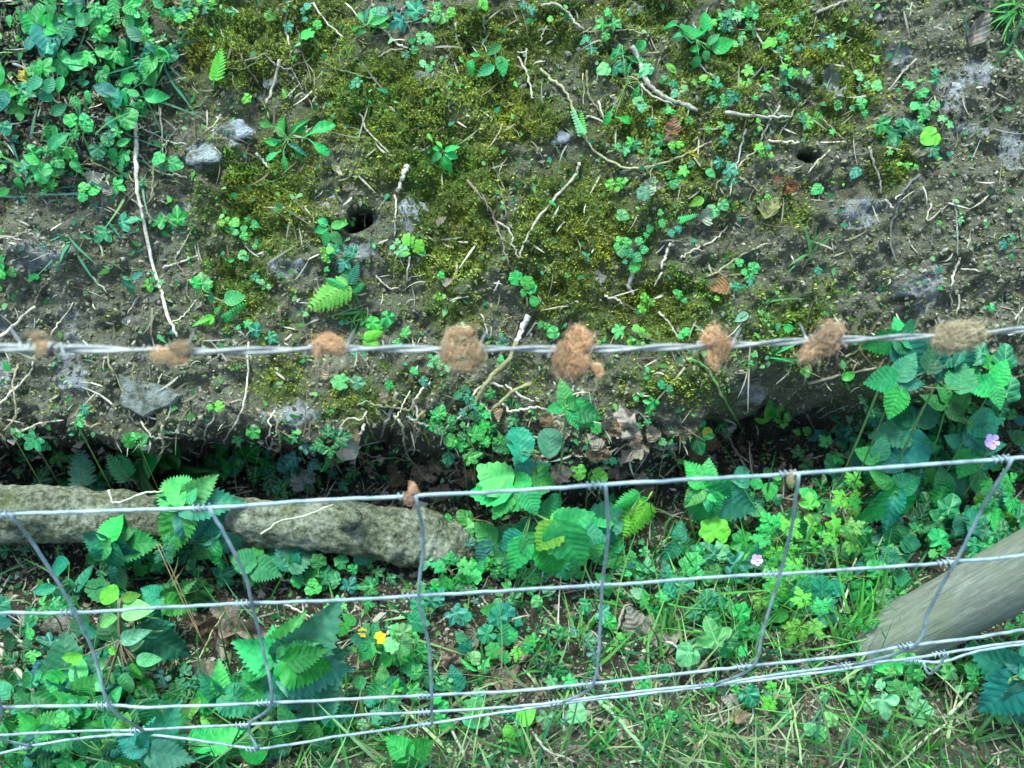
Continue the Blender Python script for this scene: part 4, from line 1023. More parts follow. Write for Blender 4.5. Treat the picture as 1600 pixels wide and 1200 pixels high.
# ------------------------------------------------------------------ twigs and roots
PB, OB, DB, GB, GN = (.52, .45, .37), (.30, .26, .15), (.20, .15, .12), (.40, .38, .36), (.14, .30, .07)
TW = [([(190, 122), (202, 148), (211, 180), (213, 240), (215, 300), (222, 335), (236, 400), (250, 450), (262, 492), (276, 526)], 8.5, (.78, .68, .58), 'long pale bare twig'),
 ([(232, 98), (215, 125), (205, 148)], 4, PB, 'short forked pale twig'), ([(245, 133), (292, 122)], 4, PB, 'thin pale straw'), ([(160, 80), (180, 115), (192, 130)], 7, DB, 'dark rough twig'),
 ([(250, 170), (254, 210), (254, 250)], 4, PB, 'upright pale straw'), ([(262, 212), (258, 250)], 3, PB, 'short pale stem'), ([(240, 262), (235, 310), (222, 325)], 3, OB, 'thin olive rootlet'), ([(190, 295), (215, 320), (240, 345)], 3, PB, 'thin slanting twig'),
 ([(0, 527), (28, 502), (54, 478)], 7, PB, 'thick pale stalk'), ([(55, 476), (60, 458), (75, 442)], 5, DB, 'short dark stalk'), ([(80, 522), (98, 498), (116, 473)], 4, PB, 'slim grey straw'), ([(0, 632), (18, 612), (46, 585), (52, 566)], 5, PB, 'curved pale root'),
 ([(28, 570), (20, 600), (24, 650), (5, 672)], 4, OB, 'thin hanging root'), ([(30, 676), (60, 662), (100, 655)], 5, PB, 'pale root'), ([(175, 548), (176, 570), (190, 592), (203, 630), (208, 650)], 4, OB, 'thin root draped on stone'),
 ([(213, 565), (215, 600), (230, 630), (236, 655), (228, 664)], 4, OB, 'curving root crossing the slate'), ([(388, 535), (386, 600), (375, 650), (355, 680), (348, 700)], 4, PB, 'long hanging pale root'), ([(333, 640), (334, 655), (320, 672), (320, 690), (308, 714)], 5, PB, 'kinked pale root'),
 ([(250, 678), (280, 676), (300, 682)], 3, PB, 'short curved rootlet'), ([(253, 420), (285, 408), (310, 400)], 5, PB, 'pale broken stick'), ([(144, 434), (168, 456)], 4, PB, 'short pale straw'), ([(217, 460), (200, 490)], 3, PB, 'short pale straw'), ([(238, 482), (236, 528)], 5, OB, 'brown stalk'), ([(267, 505), (290, 490), (303, 472)], 3, PB, 'bent thin stem'),
 ([(490, 5), (510, 35), (538, 60)], 4, PB, 'thin slanting twig'), ([(438, 92), (425, 140), (416, 162)], 7, PB, 'pale stick'), ([(448, 50), (455, 88)], 5, PB, 'short pale stick'), ([(496, 65), (490, 85), (477, 98)], 4, GN, 'green rootlet'), ([(455, 105), (475, 98), (490, 115), (492, 135)], 4, OB, 'curled rootlet'),
 ([(455, 105), (465, 125), (473, 142)], 3, PB, 'thin rootlet'), ([(600, 48), (622, 68), (638, 76)], 5, PB, 'pale curved stick'), ([(590, 90), (610, 80), (636, 76)], 3, PB, 'thin pale rootlet'), ([(637, 5), (622, 25), (612, 45)], 4, GB, 'grey stick'), ([(712, 35), (715, 65), (727, 90)], 4, PB, 'curved pale twig'), ([(756, 24), (757, 55)], 3, PB, 'short pale stem'),
 ([(562, 178), (574, 205), (608, 240)], 4, PB, 'slender pale twig'), ([(636, 258), (630, 275), (621, 300)], 11, (.50, .44, .38), 'thick pale broken stick'), ([(617, 305), (618, 330), (617, 370)], 4, GB, 'grey root by the hole'), ([(400, 240), (412, 252), (420, 262)], 6, GB, 'pale root stub'),
 ([(400, 292), (425, 283), (445, 276)], 3, GN, 'green stalk'), ([(730, 282), (752, 308), (770, 335), (782, 370), (795, 418)], 6, DB, 'long brown forked stick'), ([(770, 252), (778, 285), (786, 310), (790, 340)], 3, OB, 'thin dry stem'), ([(792, 245), (780, 270), (790, 300)], 3, OB, 'thin dry stem'), ([(775, 345), (795, 358), (803, 385), (810, 405)], 5, PB, 'bent pale root'),
 ([(785, 195), (775, 215), (760, 235)], 4, OB, 'brown stalk'), ([(905, 254), (898, 275), (865, 312), (838, 345), (818, 380), (811, 403)], 6, PB, 'long slanting pale root'), ([(857, 305), (850, 300)], 3, PB, 'root stub'),
 ([(844, 108), (858, 122), (880, 138), (896, 170), (908, 200), (922, 228), (950, 250), (985, 263), (1025, 257), (1065, 244), (1090, 232), (1112, 220)], 6, (.42, .38, .22), 'long bowed root sweeping in a U'),
 ([(845, 10), (865, 5), (885, 18), (898, 34), (912, 46)], 6, PB, 'arched pale twig'), ([(808, 88), (820, 108), (828, 130), (833, 155)], 5, PB, 'forked pale rootlet'), ([(823, 75), (820, 105)], 4, PB, 'short pale rootlet'), ([(855, 40), (848, 52), (845, 66)], 3, PB, 'tiny pale rootlet'), ([(912, 115), (911, 170)], 3, OB, 'brown stem'), ([(917, 110), (920, 150), (935, 170), (942, 185)], 5, OB, 'brown bent stalk'),
 ([(935, 158), (944, 188)], 5, PB, 'pale splinter'), ([(988, 72), (998, 98), (1012, 130), (1035, 150), (1060, 160), (1090, 172)], 11, (.48, .42, .36), 'gnarled pale branch under ivy'), ([(1000, 130), (1020, 150), (1060, 165)], 5, PB, 'pale side root'), ([(1040, 130), (1060, 150), (1075, 165)], 5, DB, 'dark side twig'), ([(965, 48), (985, 46), (1005, 54)], 3, PB, 'thin pale twig'),
 ([(1133, 175), (1170, 180), (1205, 183), (1236, 183)], 7, (.55, .50, .45), 'straight whitish stick'), ([(1218, 165), (1195, 205), (1180, 235), (1160, 252), (1140, 290)], 4, PB, 'long crooked root'), ([(1165, 200), (1158, 230), (1150, 270), (1140, 305)], 4, GB, 'thin grey root'), ([(1200, 220), (1225, 222), (1250, 222)], 5, PB, 'pale straight stick'), ([(1230, 190), (1212, 218)], 3, PB, 'short side twig'),
 ([(1065, 248), (1063, 270), (1062, 300), (1054, 340)], 4, OB, 'dangling root'), ([(1085, 246), (1095, 262)], 4, PB, 'short pale root'), ([(1062, 405), (1085, 390), (1115, 375), (1138, 352)], 5, PB, 'slanting pale twig'), ([(1050, 380), (1040, 400), (1032, 420)], 7, PB, 'pale stub of stick'), ([(1085, 440), (1120, 424), (1160, 398), (1205, 378)], 5, OB, 'long brown twig'), ([(1098, 60), (1105, 12)], 3, PB, 'upright rootlet'),
 ([(1192, 100), (1205, 118), (1245, 140)], 4, PB, 'bent pale twig'), ([(1276, 20), (1300, 10), (1325, 0)], 6, PB, 'pale straight stick'), ([(1275, 25), (1268, 50), (1256, 66)], 3, OB, 'thin hooked twig'), ([(1424, 5), (1420, 28)], 3, PB, 'short pale stem'), ([(1432, 92), (1408, 116), (1386, 145)], 5, PB, 'straight slanting twig'), ([(1345, 112), (1342, 148)], 4, OB, 'short brown stick'),
 ([(1298, 234), (1280, 250), (1262, 270)], 4, PB, 'pale twig at the smaller hole'), ([(1359, 230), (1366, 258), (1375, 280), (1377, 300)], 5, PB, 'pale root'), ([(1382, 312), (1398, 328)], 6, PB, 'short thick root'), ([(1437, 272), (1418, 290), (1405, 312), (1400, 335), (1392, 355), (1393, 385), (1402, 412)], 6, (.17, .17, .17), 'dark snaking root'), ([(1490, 312), (1495, 350), (1497, 400)], 4, GB, 'upright grey root'),
 ([(1500, 402), (1490, 430), (1485, 455), (1487, 480)], 5, PB, 'wavy pale root'), ([(1498, 460), (1495, 492)], 5, PB, 'short pale root'), ([(1455, 318), (1450, 345), (1480, 320), (1500, 315)], 3, PB, 'thin branching straw'), ([(1285, 185), (1310, 210), (1318, 218)], 3, OB, 'thin brown twig'), ([(1500, 420), (1535, 423)], 4, PB, 'short pale straw'), ([(1185, 590), (1120, 605)], 3, DB, 'dark thin stem'), 
 ([(825, 492), (815, 515), (806, 534)], 13, (.66, .56, .54), 'thick pale splintered stick'), ([(806, 534), (795, 562), (765, 592), (745, 622), (730, 645)], 11, (.32, .29, .14), 'thick olive stem'), ([(830, 600), (800, 612), (770, 640), (740, 668)], 8, (.30, .26, .13), 'olive brown stem'), ([(788, 605), (762, 598), (740, 615), (722, 648), (696, 668), (688, 695)], 5, PB, 'arched pale root'),
 ([(722, 648), (705, 658), (680, 668)], 5, PB, 'pale forked root'), ([(620, 612), (612, 640), (600, 668), (595, 690)], 8, (.42, .38, .32), 'upright dry stalk'), ([(660, 640), (662, 670), (672, 695)], 4, (.34, .38, .05), 'yellow green stem'), ([(550, 700), (580, 712), (640, 720)], 4, OB, 'thin olive stalk'), ([(550, 700), (570, 718), (588, 735)], 3, OB, 'thin olive stalk'), ([(565, 705), (562, 730), (553, 742)], 3, PB, 'short pale stem'), ([(525, 695), (520, 730), (508, 770)], 4, OB, 'dry brown stem'), ([(625, 735), (610, 755), (595, 770)], 4, PB, 'forked dry twig'),
 ([(992, 418), (983, 445), (988, 462)], 10, (.42, .36, .30), 'pale curved bark strip'), ([(1035, 425), (1022, 447)], 5, PB, 'pale wood chip'), ([(945, 462), (965, 468), (975, 478)], 5, PB, 'pale knobbly twig'), ([(1030, 488), (1048, 508), (1060, 528)], 5, PB, 'pale straw'), ([(1150, 440), (1145, 468)], 3, PB, 'thin pale stem'), ([(1070, 575), (1040, 608), (1018, 640), (1008, 665)], 4, (.48, .44, .30), 'long pale grass stalk'),
 ([(1072, 562), (1085, 563), (1108, 582), (1130, 620), (1150, 655), (1165, 680)], 7, (.18, .34, .10), 'long fallen green stalk'), ([(1138, 684), (1150, 705), (1170, 735), (1200, 770)], 7, (.45, .38, .26), 'dry brown stick'), ([(1050, 700), (1058, 722), (1064, 736)], 5, OB, 'olive stalk'), ([(1262, 600), (1320, 585), (1370, 575)], 7, (.26, .22, .16), 'dull brown branch'), ([(1280, 655), (1300, 642), (1325, 633)], 5, GB, 'grey twig'), ([(1260, 645), (1270, 665), (1282, 688)], 7, GB, 'grey stalk'),
 ([(1320, 560), (1345, 545), (1362, 538)], 5, OB, 'brown twig'), ([(1205, 618), (1195, 640), (1183, 660)], 3, PB, 'thin stalk'), ([(1585, 500), (1600, 480)], 4, PB, 'pale stalk'), ([(1545, 700), (1540, 740), (1548, 780), (1535, 830)], 7, (.50, .46, .32), 'pale flower stalk'), ([(1350, 832), (1420, 828), (1480, 812), (1530, 795)], 5, (.34, .34, .22), 'arched pale stem'),
 ([(402, 875), (430, 895), (460, 914)], 8, (.55, .45, .38), 'pale snapped stick'), ([(478, 868), (500, 880), (518, 885)], 7, (.52, .42, .34), 'pale snapped stick'), ([(668, 842), (710, 832), (760, 822)], 8, (.50, .44, .36), 'pale straight stick'), ([(728, 810), (765, 818), (778, 840), (792, 872)], 5, (.34, .32, .14), 'olive stalk'), ([(407, 835), (440, 815), (480, 805), (520, 788)], 4, (.48, .44, .34), 'thin pale twig on the log'), ([(170, 765), (180, 785), (225, 770), (255, 768)], 5, PB, 'pale crooked twig on the log'),
 ([(445, 945), (470, 955), (498, 975)], 5, PB, 'pale thin stick'), ([(515, 960), (540, 925)], 5, PB, 'pale straw'), ([(0, 970), (30, 1000), (60, 1015)], 7, (.34, .32, .22), 'olive branch'), ([(0, 1006), (45, 1012)], 8, (.46, .40, .34), 'pale stick'), ([(0, 1015), (30, 1050), (55, 1088), (72, 1120)], 9, (.42, .37, .28), 'thick pale branch'), ([(0, 1082), (40, 1094), (62, 1096)], 10, (.50, .45, .34), 'thick pale stick'), ([(305, 1045), (330, 990), (352, 955)], 4, (.48, .50, .22), 'pale green stalk'),
 ([(230, 965), (262, 920), (290, 885)], 6, (.36, .38, .18), 'olive green stalk'), ([(876, 1015), (872, 985), (876, 900)], 4, (.55, .45, .38), 'pale pinkish stalk'), ([(1040, 1002), (1062, 1015), (1078, 1050), (1086, 1085)], 5, PB, 'pale bent stalk'), ([(962, 990), (975, 950), (990, 945)], 6, (.44, .38, .30), 'curled dry stem'), ([(700, 1130), (720, 1170), (730, 1200)], 6, (.46, .42, .36), 'pale dry stalk'), ([(815, 1120), (840, 1155), (860, 1175), (900, 1190)], 6, PB, 'pale grey stick'), ([(935, 1095), (970, 1130), (1000, 1165), (1030, 1200)], 8, (.20, .40, .18), 'broad fallen green stalk'),
 ([(1225, 1040), (1235, 1090), (1245, 1140), (1254, 1200)], 5, (.30, .50, .18), 'long green grass stalk'), ([(1395, 1050), (1440, 1055), (1450, 1062)], 6, OB, 'bent brown stick'), ([(1480, 1120), (1510, 1090), (1525, 1070)], 6, (.48, .50, .34), 'pale stalk'), ([(1410, 1190), (1440, 1160), (1480, 1130)], 5, PB, 'pale dry stalk'), ([(1300, 990), (1320, 940), (1335, 880), (1350, 840)], 5, (.42, .44, .30), 'tall pale grass stem'), ([(1260, 830), (1275, 805), (1295, 780)], 5, (.36, .14, .06), 'reddish stem'),
 ([(945, 880), (922, 850), (960, 845)], 3, (.45, .20, .14), 'reddish leaf stalk'), ([(20, 100), (60, 112), (120, 110)], 5, GB, 'grey brown twig'), ([(75, 125), (60, 145), (45, 150)], 4, PB, 'hooked pale twig'), ([(0, 205), (20, 195), (45, 188)], 4, PB, 'pale twig'), ([(345, 178), (335, 195), (320, 205)], 4, PB, 'pale rootlet'), ([(335, 230), (345, 243)], 3, PB, 'tiny pale rootlet'), ([(0, 372), (35, 374)], 4, PB, 'pale straw'),
 ([(160, 215), (190, 195)], 5, DB, 'short dark twig'), ([(1110, 1140), (1085, 1175)], 4, PB, 'short pale straw'), ([(640, 400), (634, 440)], 4, PB, 'thin hanging rootlet'), ([(650, 405), (672, 400), (690, 415)], 3, OB, 'arched rootlet'), ([(752, 490), (760, 515), (765, 530)], 3, PB, 'thin pale stem'), ([(780, 440), (772, 458)], 4, PB, 'short tan stick')]
for k in range(26):
    x = random.gauss(730, 90); y = random.uniform(590, 660); a = random.uniform(3.9, 5.5); pts = [(x, y)]
    if k > 17: x, y = random.uniform(60, 600), random.uniform(640, 670); pts = [(x, y)]
    for q in range(random.randint(3, 5)):
        a += random.gauss(0, .5); x += math.cos(a) * 17; y -= math.sin(a) * 17; pts.append((x, y))
    TW.append((pts, random.uniform(2.6, 6), random.choice([PB, PB, OB, (.46, .42, .26)]), random.choice(['pale dangling root', 'tangled pale root', 'olive drooping root', 'forked hanging root'])))
for k in range(34):
    x, y = random.choice([(1080, 120), (1200, 100), (1350, 170), (930, 110), (1100, 260), (1420, 190), (640, 100), (430, 150), (1150, 330), (700, 420), (200, 230), (120, 150), (1020, 400)])
    x += random.gauss(0, 70); y += random.gauss(0, 45); a = random.uniform(0, 6.28); pts = [(x, y)]
    for q in range(random.randint(3, 6)):
        a += random.gauss(0, .55); x += math.cos(a) * 17; y += math.sin(a) * 17; pts.append((x, y))
    if min(p[0] for p in pts) < 5 or max(p[0] for p in pts) > 1595 or min(p[1] for p in pts) < 5 or 520 < max(p[1] for p in pts): continue
    TW.append((pts, random.uniform(2.4, 4), random.choice([OB, DB, GB, (.22, .26, .12), PB]), random.choice(['thin winding creeper root', 'wiry brown runner root', 'fine wandering root'])))
for pts, w, c, look in TW:
    cx = sum(p[0] for p in pts) / len(pts); cy = sum(p[1] for p in pts) / len(pts)
    q = spline([Vector((x, y, 0)) for x, y in pts], 6)
    gd = gd_px([v.x for v in q], [v.y for v in q])
    gs = np.convolve(np.pad(gd, 3, mode='edge'), np.ones(7) / 7, 'valid')
    gs = np.minimum(gs, gd + .004)
    lift = w * .5 / FPX * 1.1 + .002
    raised = .02 if (cy > 860) else (.012 if ('olive' in look or 'tangled' in look or 'arched' in look or 'hanging' in look) else 0)
    if 'on the log' in look: gs = gs * 0 + 1.098; gd = gs
    path = [P(v.x + random.gauss(0, .9), v.y + random.gauss(0, .9), g - lift - raised * (.3 + .7 * math.sin(math.pi * i / (len(q) - 1)))) for i, (v, g) in enumerate(zip(q, gs))]
    r = w * .5 / FPX * 1.1 * .82
    if 'slate' in look or 'draped' in look: path = [q_ - FW * .009 for q_ in path]
    mb = MB(); tube(mb, path, lambda t: r * (1 - .35 * t) * (1 + .1 * math.sin(t * 23)), 8, knobs=.4)
    me = mb.mesh('twig', M_TWIG); L0 = path[len(path) // 2]; localise(me, L0)
    nm = 'root' if 'root' in look else ('stalk' if ('stalk' in look or 'stem' in look or 'straw' in look) else 'twig')
    o = thing(nm, L0, look, nm, cx, cy, None, me); kk = random.uniform(.6, 1.15); o.color = (*[v * kk for v in c], 1)

# ------------------------------------------------------------------ hero plants
def nettle(cx, cy, lift, pairs, look='serrated nettle', col=TEAL, **k):
    """pairs: list of leaves (bx,by,tx,ty)"""
    return plant('nettle', 'nettle', look, cx, cy, lift, [('nettle',) + tuple(p) for p in pairs], col, stem_r=.0016, tilt=.32, stemcol=(.16, .30, .10), **k)
nettle(285, 790, .17, [(290, 784, 243, 742, FRESH), (292, 780, 338, 745, FRESH), (285, 790, 378, 778, TEAL), (290, 795, 352, 850, TEAL), (284, 795, 262, 870, FRESH), (280, 790, 228, 800, TEAL), (282, 786, 262, 752, FRESH, .01), (296, 784, 305, 762, FRESH, .015), (288, 796, 318, 838, MID, -.02)], 'large bright nettle above the log')
nettle(170, 848, .12, [(170, 846, 112, 846, TEAL), (172, 850, 165, 905, TEAL), (175, 850, 225, 885, TEAL), (172, 842, 175, 800, FRESH), (176, 846, 212, 826, MID), (168, 850, 140, 880, FRESH), (180, 850, 245, 850, MID, -.02), (210, 845, 235, 800, DEEP, -.03)], 'teal nettle')
nettle(432, 1025, .13, [(440, 1030, 358, 1012, FRESH), (445, 1028, 535, 975, (.05, .30, .16)), (450, 1035, 545, 1040, (.05, .28, .16)), (445, 1040, 548, 1068, (.05, .27, .18), .02), (452, 1030, 505, 1022, MID, .03), (440, 1042, 470, 1085, FRESH, .025), (448, 1036, 515, 1058, MID, .03), (435, 1035, 415, 1100, (.05, .28, .16)), (445, 1042, 520, 1100, (.10, .32, .2)), (430, 1020, 465, 965, MID), (432, 1022, 420, 975, FRESH), (445, 1045, 500, 1098, BLUE, .01), (425, 1030, 370, 1060, MID), (440, 1028, 490, 1010, FRESH, .02)], 'big pale teal nettle spreading over the netting')
nettle(445, 870, .06, [(455, 885, 440, 828, TEAL), (450, 880, 488, 848, TEAL), (445, 880, 415, 850, TEAL)], 'dull teal nettle beside the log')
nettle(262, 985, .10, [(225, 985, 290, 1035, TEAL), (228, 985, 270, 975, TEAL), (222, 990, 225, 1050, DEEP)], 'drooping dark nettle')
nettle(885, 638, .08, [(884, 632, 878, 592, FRESH), (890, 634, 932, 668, FRESH), (878, 636, 853, 640, MID), (888, 632, 912, 625, MID), (890, 640, 905, 672, FRESH), (893, 638, 940, 650, DEEP, -.01)], 'fresh green nettle')
nettle(1100, 762, .12, [(1098, 757, 1080, 722, FRESH), (1102, 757, 1110, 718, FRESH), (1104, 762, 1160, 768, FRESH), (1100, 768, 1098, 826, FRESH), (1108, 768, 1150, 800, TEAL), (1112, 770, 1185, 805, TEAL, -.02), (1150, 750, 1180, 735, TEAL, -.01), (1095, 764, 1070, 790, FRESH)], 'bright nettle behind the top netting wire')
nettle(1405, 528, .07, [(1405, 522, 1403, 490, FRESH), (1402, 528, 1348, 548, FRESH), (1410, 526, 1450, 512, FRESH), (1410, 532, 1448, 590, TEAL), (1408, 520, 1425, 535, TEAL), (1440, 540, 1500, 560, TEAL, -.02), (1400, 530, 1440, 545, TEAL)], 'nettle poking up behind the barbed wire')
nettle(1395, 770, .12, [(1398, 765, 1350, 790, TEAL), (1400, 765, 1440, 740, TEAL), (1400, 770, 1425, 808, FRESH), (1390, 760, 1360, 735, MID), (1402, 768, 1378, 820, TEAL), (1395, 770, 1340, 830, MID)], 'grey green nettle')
nettle(1580, 1060, .12, [(1600, 1050, 1508, 1030, BLUE), (1602, 1060, 1530, 1120, BLUE), (1610, 1070, 1590, 1150, BLUE), (1600, 1045, 1560, 1015, TEAL), (1605, 1050, 1680, 1010, TEAL)], 'large bluish nettle at the right edge')
nettle(1500, 530, .09, [(1488, 545, 1470, 600, TEAL), (1500, 545, 1520, 600, TEAL), (1490, 540, 1530, 550, MID), (1500, 548, 1440, 560, TEAL)], 'dark nettle under the rightmost hair tuft')
nettle(640, 1180, .05, [(640, 1180, 600, 1150, FRESH), (640, 1180, 680, 1160, MID), (640, 1185, 640, 1225, MID)], 'short nettle at the bottom edge')
nettle(230, 1170, .09, [(230, 1165, 280, 1120, TEAL), (225, 1170, 180, 1150, BLUE), (232, 1172, 300, 1190, TEAL), (225, 1175, 200, 1220, TEAL), (230, 1165, 235, 1120, TEAL)], 'blurred teal nettle in the bottom left corner')
nettle(285, 1160, .04, [(330, 1165, 290, 1130, FRESH), (330, 1165, 370, 1140, FRESH), (330, 1168, 320, 1210, MID), (330, 1168, 375, 1180, MID)], 'short green nettle')
nettle(60, 1140, .07, [(60, 1140, 15, 1120, MID), (62, 1140, 110, 1120, MID), (60, 1145, 60, 1195, TEAL), (60, 1145, 20, 1180, FRESH), (64, 1144, 120, 1170, MID)], 'soft green nettle in the corner')
nettle(75, 905, .0 + .03, [(90, 940, 70, 985, MID), (92, 940, 130, 900, TEAL), (90, 940, 110, 985, FRESH)], 'small nettle by the stones')
nettle(232, 815, .10, [(232, 815, 190, 800, TEAL), (234, 818, 275, 835, TEAL), (232, 820, 215, 865, MID), (230, 812, 240, 775, TEAL)], 'small dull nettle crossing the log')
nettle(395, 880, .08, [(395, 880, 355, 870, TEAL), (397, 882, 435, 900, TEAL), (395, 884, 385, 925, MID), (395, 876, 410, 845, MID)], 'dull nettle under the log')
nettle(420, 1075, .09, [(420, 1075, 375, 1050, MID), (422, 1073, 470, 1060, MID), (420, 1078, 400, 1125, TEAL), (424, 1078, 465, 1105, TEAL), (418, 1078, 370, 1095, MID), (420, 1070, 430, 1030, FRESH)], 'mid green nettle overlapping the lower wires')
nettle(255, 935, .08, [(255, 935, 215, 920, TEAL), (257, 933, 300, 915, MID), (255, 938, 240, 980, TEAL), (259, 938, 300, 955, MID)], 'shaded nettle')
nettle(345, 1085, .07, [(345, 1085, 300, 1060, TEAL), (347, 1083, 395, 1055, TEAL), (345, 1090, 330, 1135, MID), (349, 1088, 400, 1110, TEAL), (343, 1080, 345, 1040, FRESH), (340, 1088, 290, 1100, MID)], 'mid green nettle low behind the bottom wires')
nettle(505, 1110, .05, [(505, 1110, 450, 1095, TEAL), (507, 1112, 560, 1120, TEAL), (505, 1115, 490, 1165, MID), (503, 1108, 520, 1065, TEAL)], 'dull nettle among long grass')
nettle(115, 1085, .06, [(115, 1085, 65, 1075, TEAL), (117, 1083, 160, 1060, MID), (115, 1090, 100, 1135, TEAL), (119, 1088, 165, 1110, MID), (113, 1082, 110, 1040, BLUE)], 'shaded teal nettle')
nettle(335, 840, .12, [(335, 840, 290, 825, TEAL), (338, 842, 385, 860, TEAL), (336, 845, 330, 890, MID), (335, 838, 345, 800, TEAL), (330, 845, 300, 880, DEEP)], 'second darker nettle leaning over the log')
nettle(1480, 770, .06, [(1480, 770, 1440, 790, MID), (1482, 768, 1520, 750, TEAL), (1480, 774, 1500, 815, TEAL), (1478, 766, 1470, 730, MID)], 'deep green nettle behind the cut leaves')
nettle(1060, 850, .04, [(1060, 850, 1030, 880, TEAL), (1062, 848, 1095, 865, MID), (1060, 846, 1065, 815, TEAL)], 'low shaded nettle')
nettle(600, 1075, .04, [(600, 1075, 565, 1095, MID), (602, 1073, 640, 1085, TEAL), (600, 1070, 595, 1035, MID)], 'low green nettle')
plant('wood_avens', 'herb', 'leafy herb with toothed rounded leaves', 770, 850, .06, [('balm', 770, 845, 740, 815, MID), ('balm', 772, 848, 800, 815, TEAL), ('balm', 770, 852, 745, 885, TEAL), ('balm', 775, 852, 800, 870, MID), ('balm', 765, 850, 735, 855, TEAL), ('crenate', 780, 860, 810, 890, MID)], MID)
plant('wood_avens', 'herb', 'leafy herb with bright toothed leaves', 920, 830, .07, [('balm', 920, 825, 900, 795, FRESH), ('balm', 922, 828, 960, 815, FRESH), ('balm', 920, 832, 905, 870, MID), ('balm', 925, 832, 965, 855, TEAL), ('balm', 920, 835, 935, 880, MID), ('balm', 915, 830, 880, 840, FRESH), ('balm', 930, 820, 985, 800, TEAL, -.02), ('balm', 940, 850, 975, 890, MID, -.02)], FRESH)
plant('wood_avens', 'herb', 'leafy herb behind the top netting wire', 830, 740, .06, [('balm', 830, 738, 800, 715, TEAL), ('balm', 832, 738, 862, 722, TEAL), ('balm', 830, 742, 812, 770, MID), ('balm', 834, 742, 870, 760, MID), ('balm', 826, 740, 790, 750, TEAL)], TEAL)
# balm / avens like plant in the centre
plant('wood_avens', 'herb', 'big bright leafy herb', 830, 800, .12,
      [('balm', 790, 760, 745, 725, FRESH), ('balm', 792, 765, 728, 768, FRESH), ('balm', 795, 770, 770, 812, MID), ('balm', 820, 765, 800, 735, FRESH), ('balm', 822, 765, 860, 765, FRESH), ('balm', 822, 770, 840, 805, FRESH, .01),
       ('balm', 815, 775, 790, 800, MID), ('balm', 868, 822, 838, 862, LIME, .02), ('balm', 874, 824, 912, 890, FRESH, .03), ('balm', 872, 820, 930, 805, FRESH, .02), ('balm', 870, 818, 880, 790, FRESH, .02),
       ('balm', 818, 845, 800, 895, MID), ('balm', 815, 840, 780, 860, TEAL), ('balm', 822, 840, 850, 880, MID), ('balm', 830, 820, 800, 838, TEAL, -.02), ('balm', 900, 830, 950, 840, TEAL, -.02), ('round', 845, 800, 880, 780, TEAL, -.02), ('balm', 860, 850, 868, 905, MID)], FRESH, stem_r=.0015,
      label='big bright leafy herb growing through the middle of the netting')
plant('round_leaved_herb', 'herb', 'two round teal scalloped leaves', 835, 705, .07, [('round', 815, 712, 810, 665, TEAL), ('round', 858, 708, 860, 668, TEAL), ('round', 800, 705, 785, 690, DEEP)], TEAL)
plant('fern', 'fern', 'feathery green fern', 985, 800, .10, [('frond', 1012, 780, 965, 858, LIME), ('frond', 1000, 770, 950, 800, FRESH), ('frond', 1000, 775, 1015, 820, MID)], FRESH)
plant('fern', 'fern', 'small bright upright fern frond', 334, 128, .02, [('frond', 334, 128, 345, 58, LIME)], LIME, tilt=.15, petioles=False)
plant('fern', 'fern', 'light green fern of several overlapping fronds', 545, 440, .03, [('frond', 548, 442, 463, 490, LIME), ('frond', 528, 470, 540, 415, FRESH), ('frond', 538, 458, 490, 462, LIME), ('frond', 540, 450, 500, 430, FRESH), ('frond', 545, 445, 560, 400, TEAL), ('frond', 548, 455, 575, 440, FRESH)], LIME, tilt=.15)
plant('fern', 'fern', 'pale fern frond in the dark ditch', 128, 755, .10, [('frond', 128, 762, 122, 684, PALE)], PALE, tilt=.15, petioles=False)
plant('fern', 'fern', 'shaded fern frond beside the paler one', 195, 755, .09, [('frond', 200, 752, 158, 700, FRESH), ('frond', 205, 745, 180, 700, MID)], MID, tilt=.15)
plant('fern', 'fern', 'tiny fern with paired round leaflets', 350, 497, .015, [('leaflet_spray', 348, 500, 386, 472, FRESH)], FRESH, tilt=.15)
plant('fern', 'fern', 'yellow green fern sprig close to barbed wire', 560, 520, .02, [('frond', 568, 528, 605, 515, LIME), ('frond', 566, 530, 600, 540, LIME)], LIME, tilt=.15)
plant('leafy_vine', 'creeper', 'spray of pale paired leaflets on the bowed root', 905, 208, .015, [('leaflet_spray', 911, 212, 892, 168, PALE), ('leaflet_spray', 912, 210, 908, 172, LIME)], PALE, tilt=.15)
plant('leafy_vine', 'creeper', 'tiny spray of paired leaflets', 1062, 340, .012, [('leaflet_spray', 1060, 345, 1090, 335, FRESH)], PALE, tilt=.15)
OVL = 'oval'
plant('seedling', 'seedling', 'seedling with five oval leaves in a star', 517, 355, .015, [(OVL, 517, 355, 542, 346, FRESH), (OVL, 512, 352, 495, 340, FRESH), (OVL, 512, 357, 488, 360, FRESH), (OVL, 511, 362, 508, 384, MID), (OVL, 518, 362, 534, 383, FRESH)], FRESH, tilt=.18)
plant('seedling', 'seedling', 'seedling with five narrow leaves', 692, 235, .015, [(OVL, 690, 233, 675, 230, FRESH), (OVL, 695, 237, 718, 226, FRESH), (OVL, 695, 240, 716, 244, FRESH), (OVL, 694, 243, 700, 270, FRESH), (OVL, 690, 240, 672, 250, MID), (OVL, 690, 230, 680, 218, LIME)], FRESH, tilt=.18)
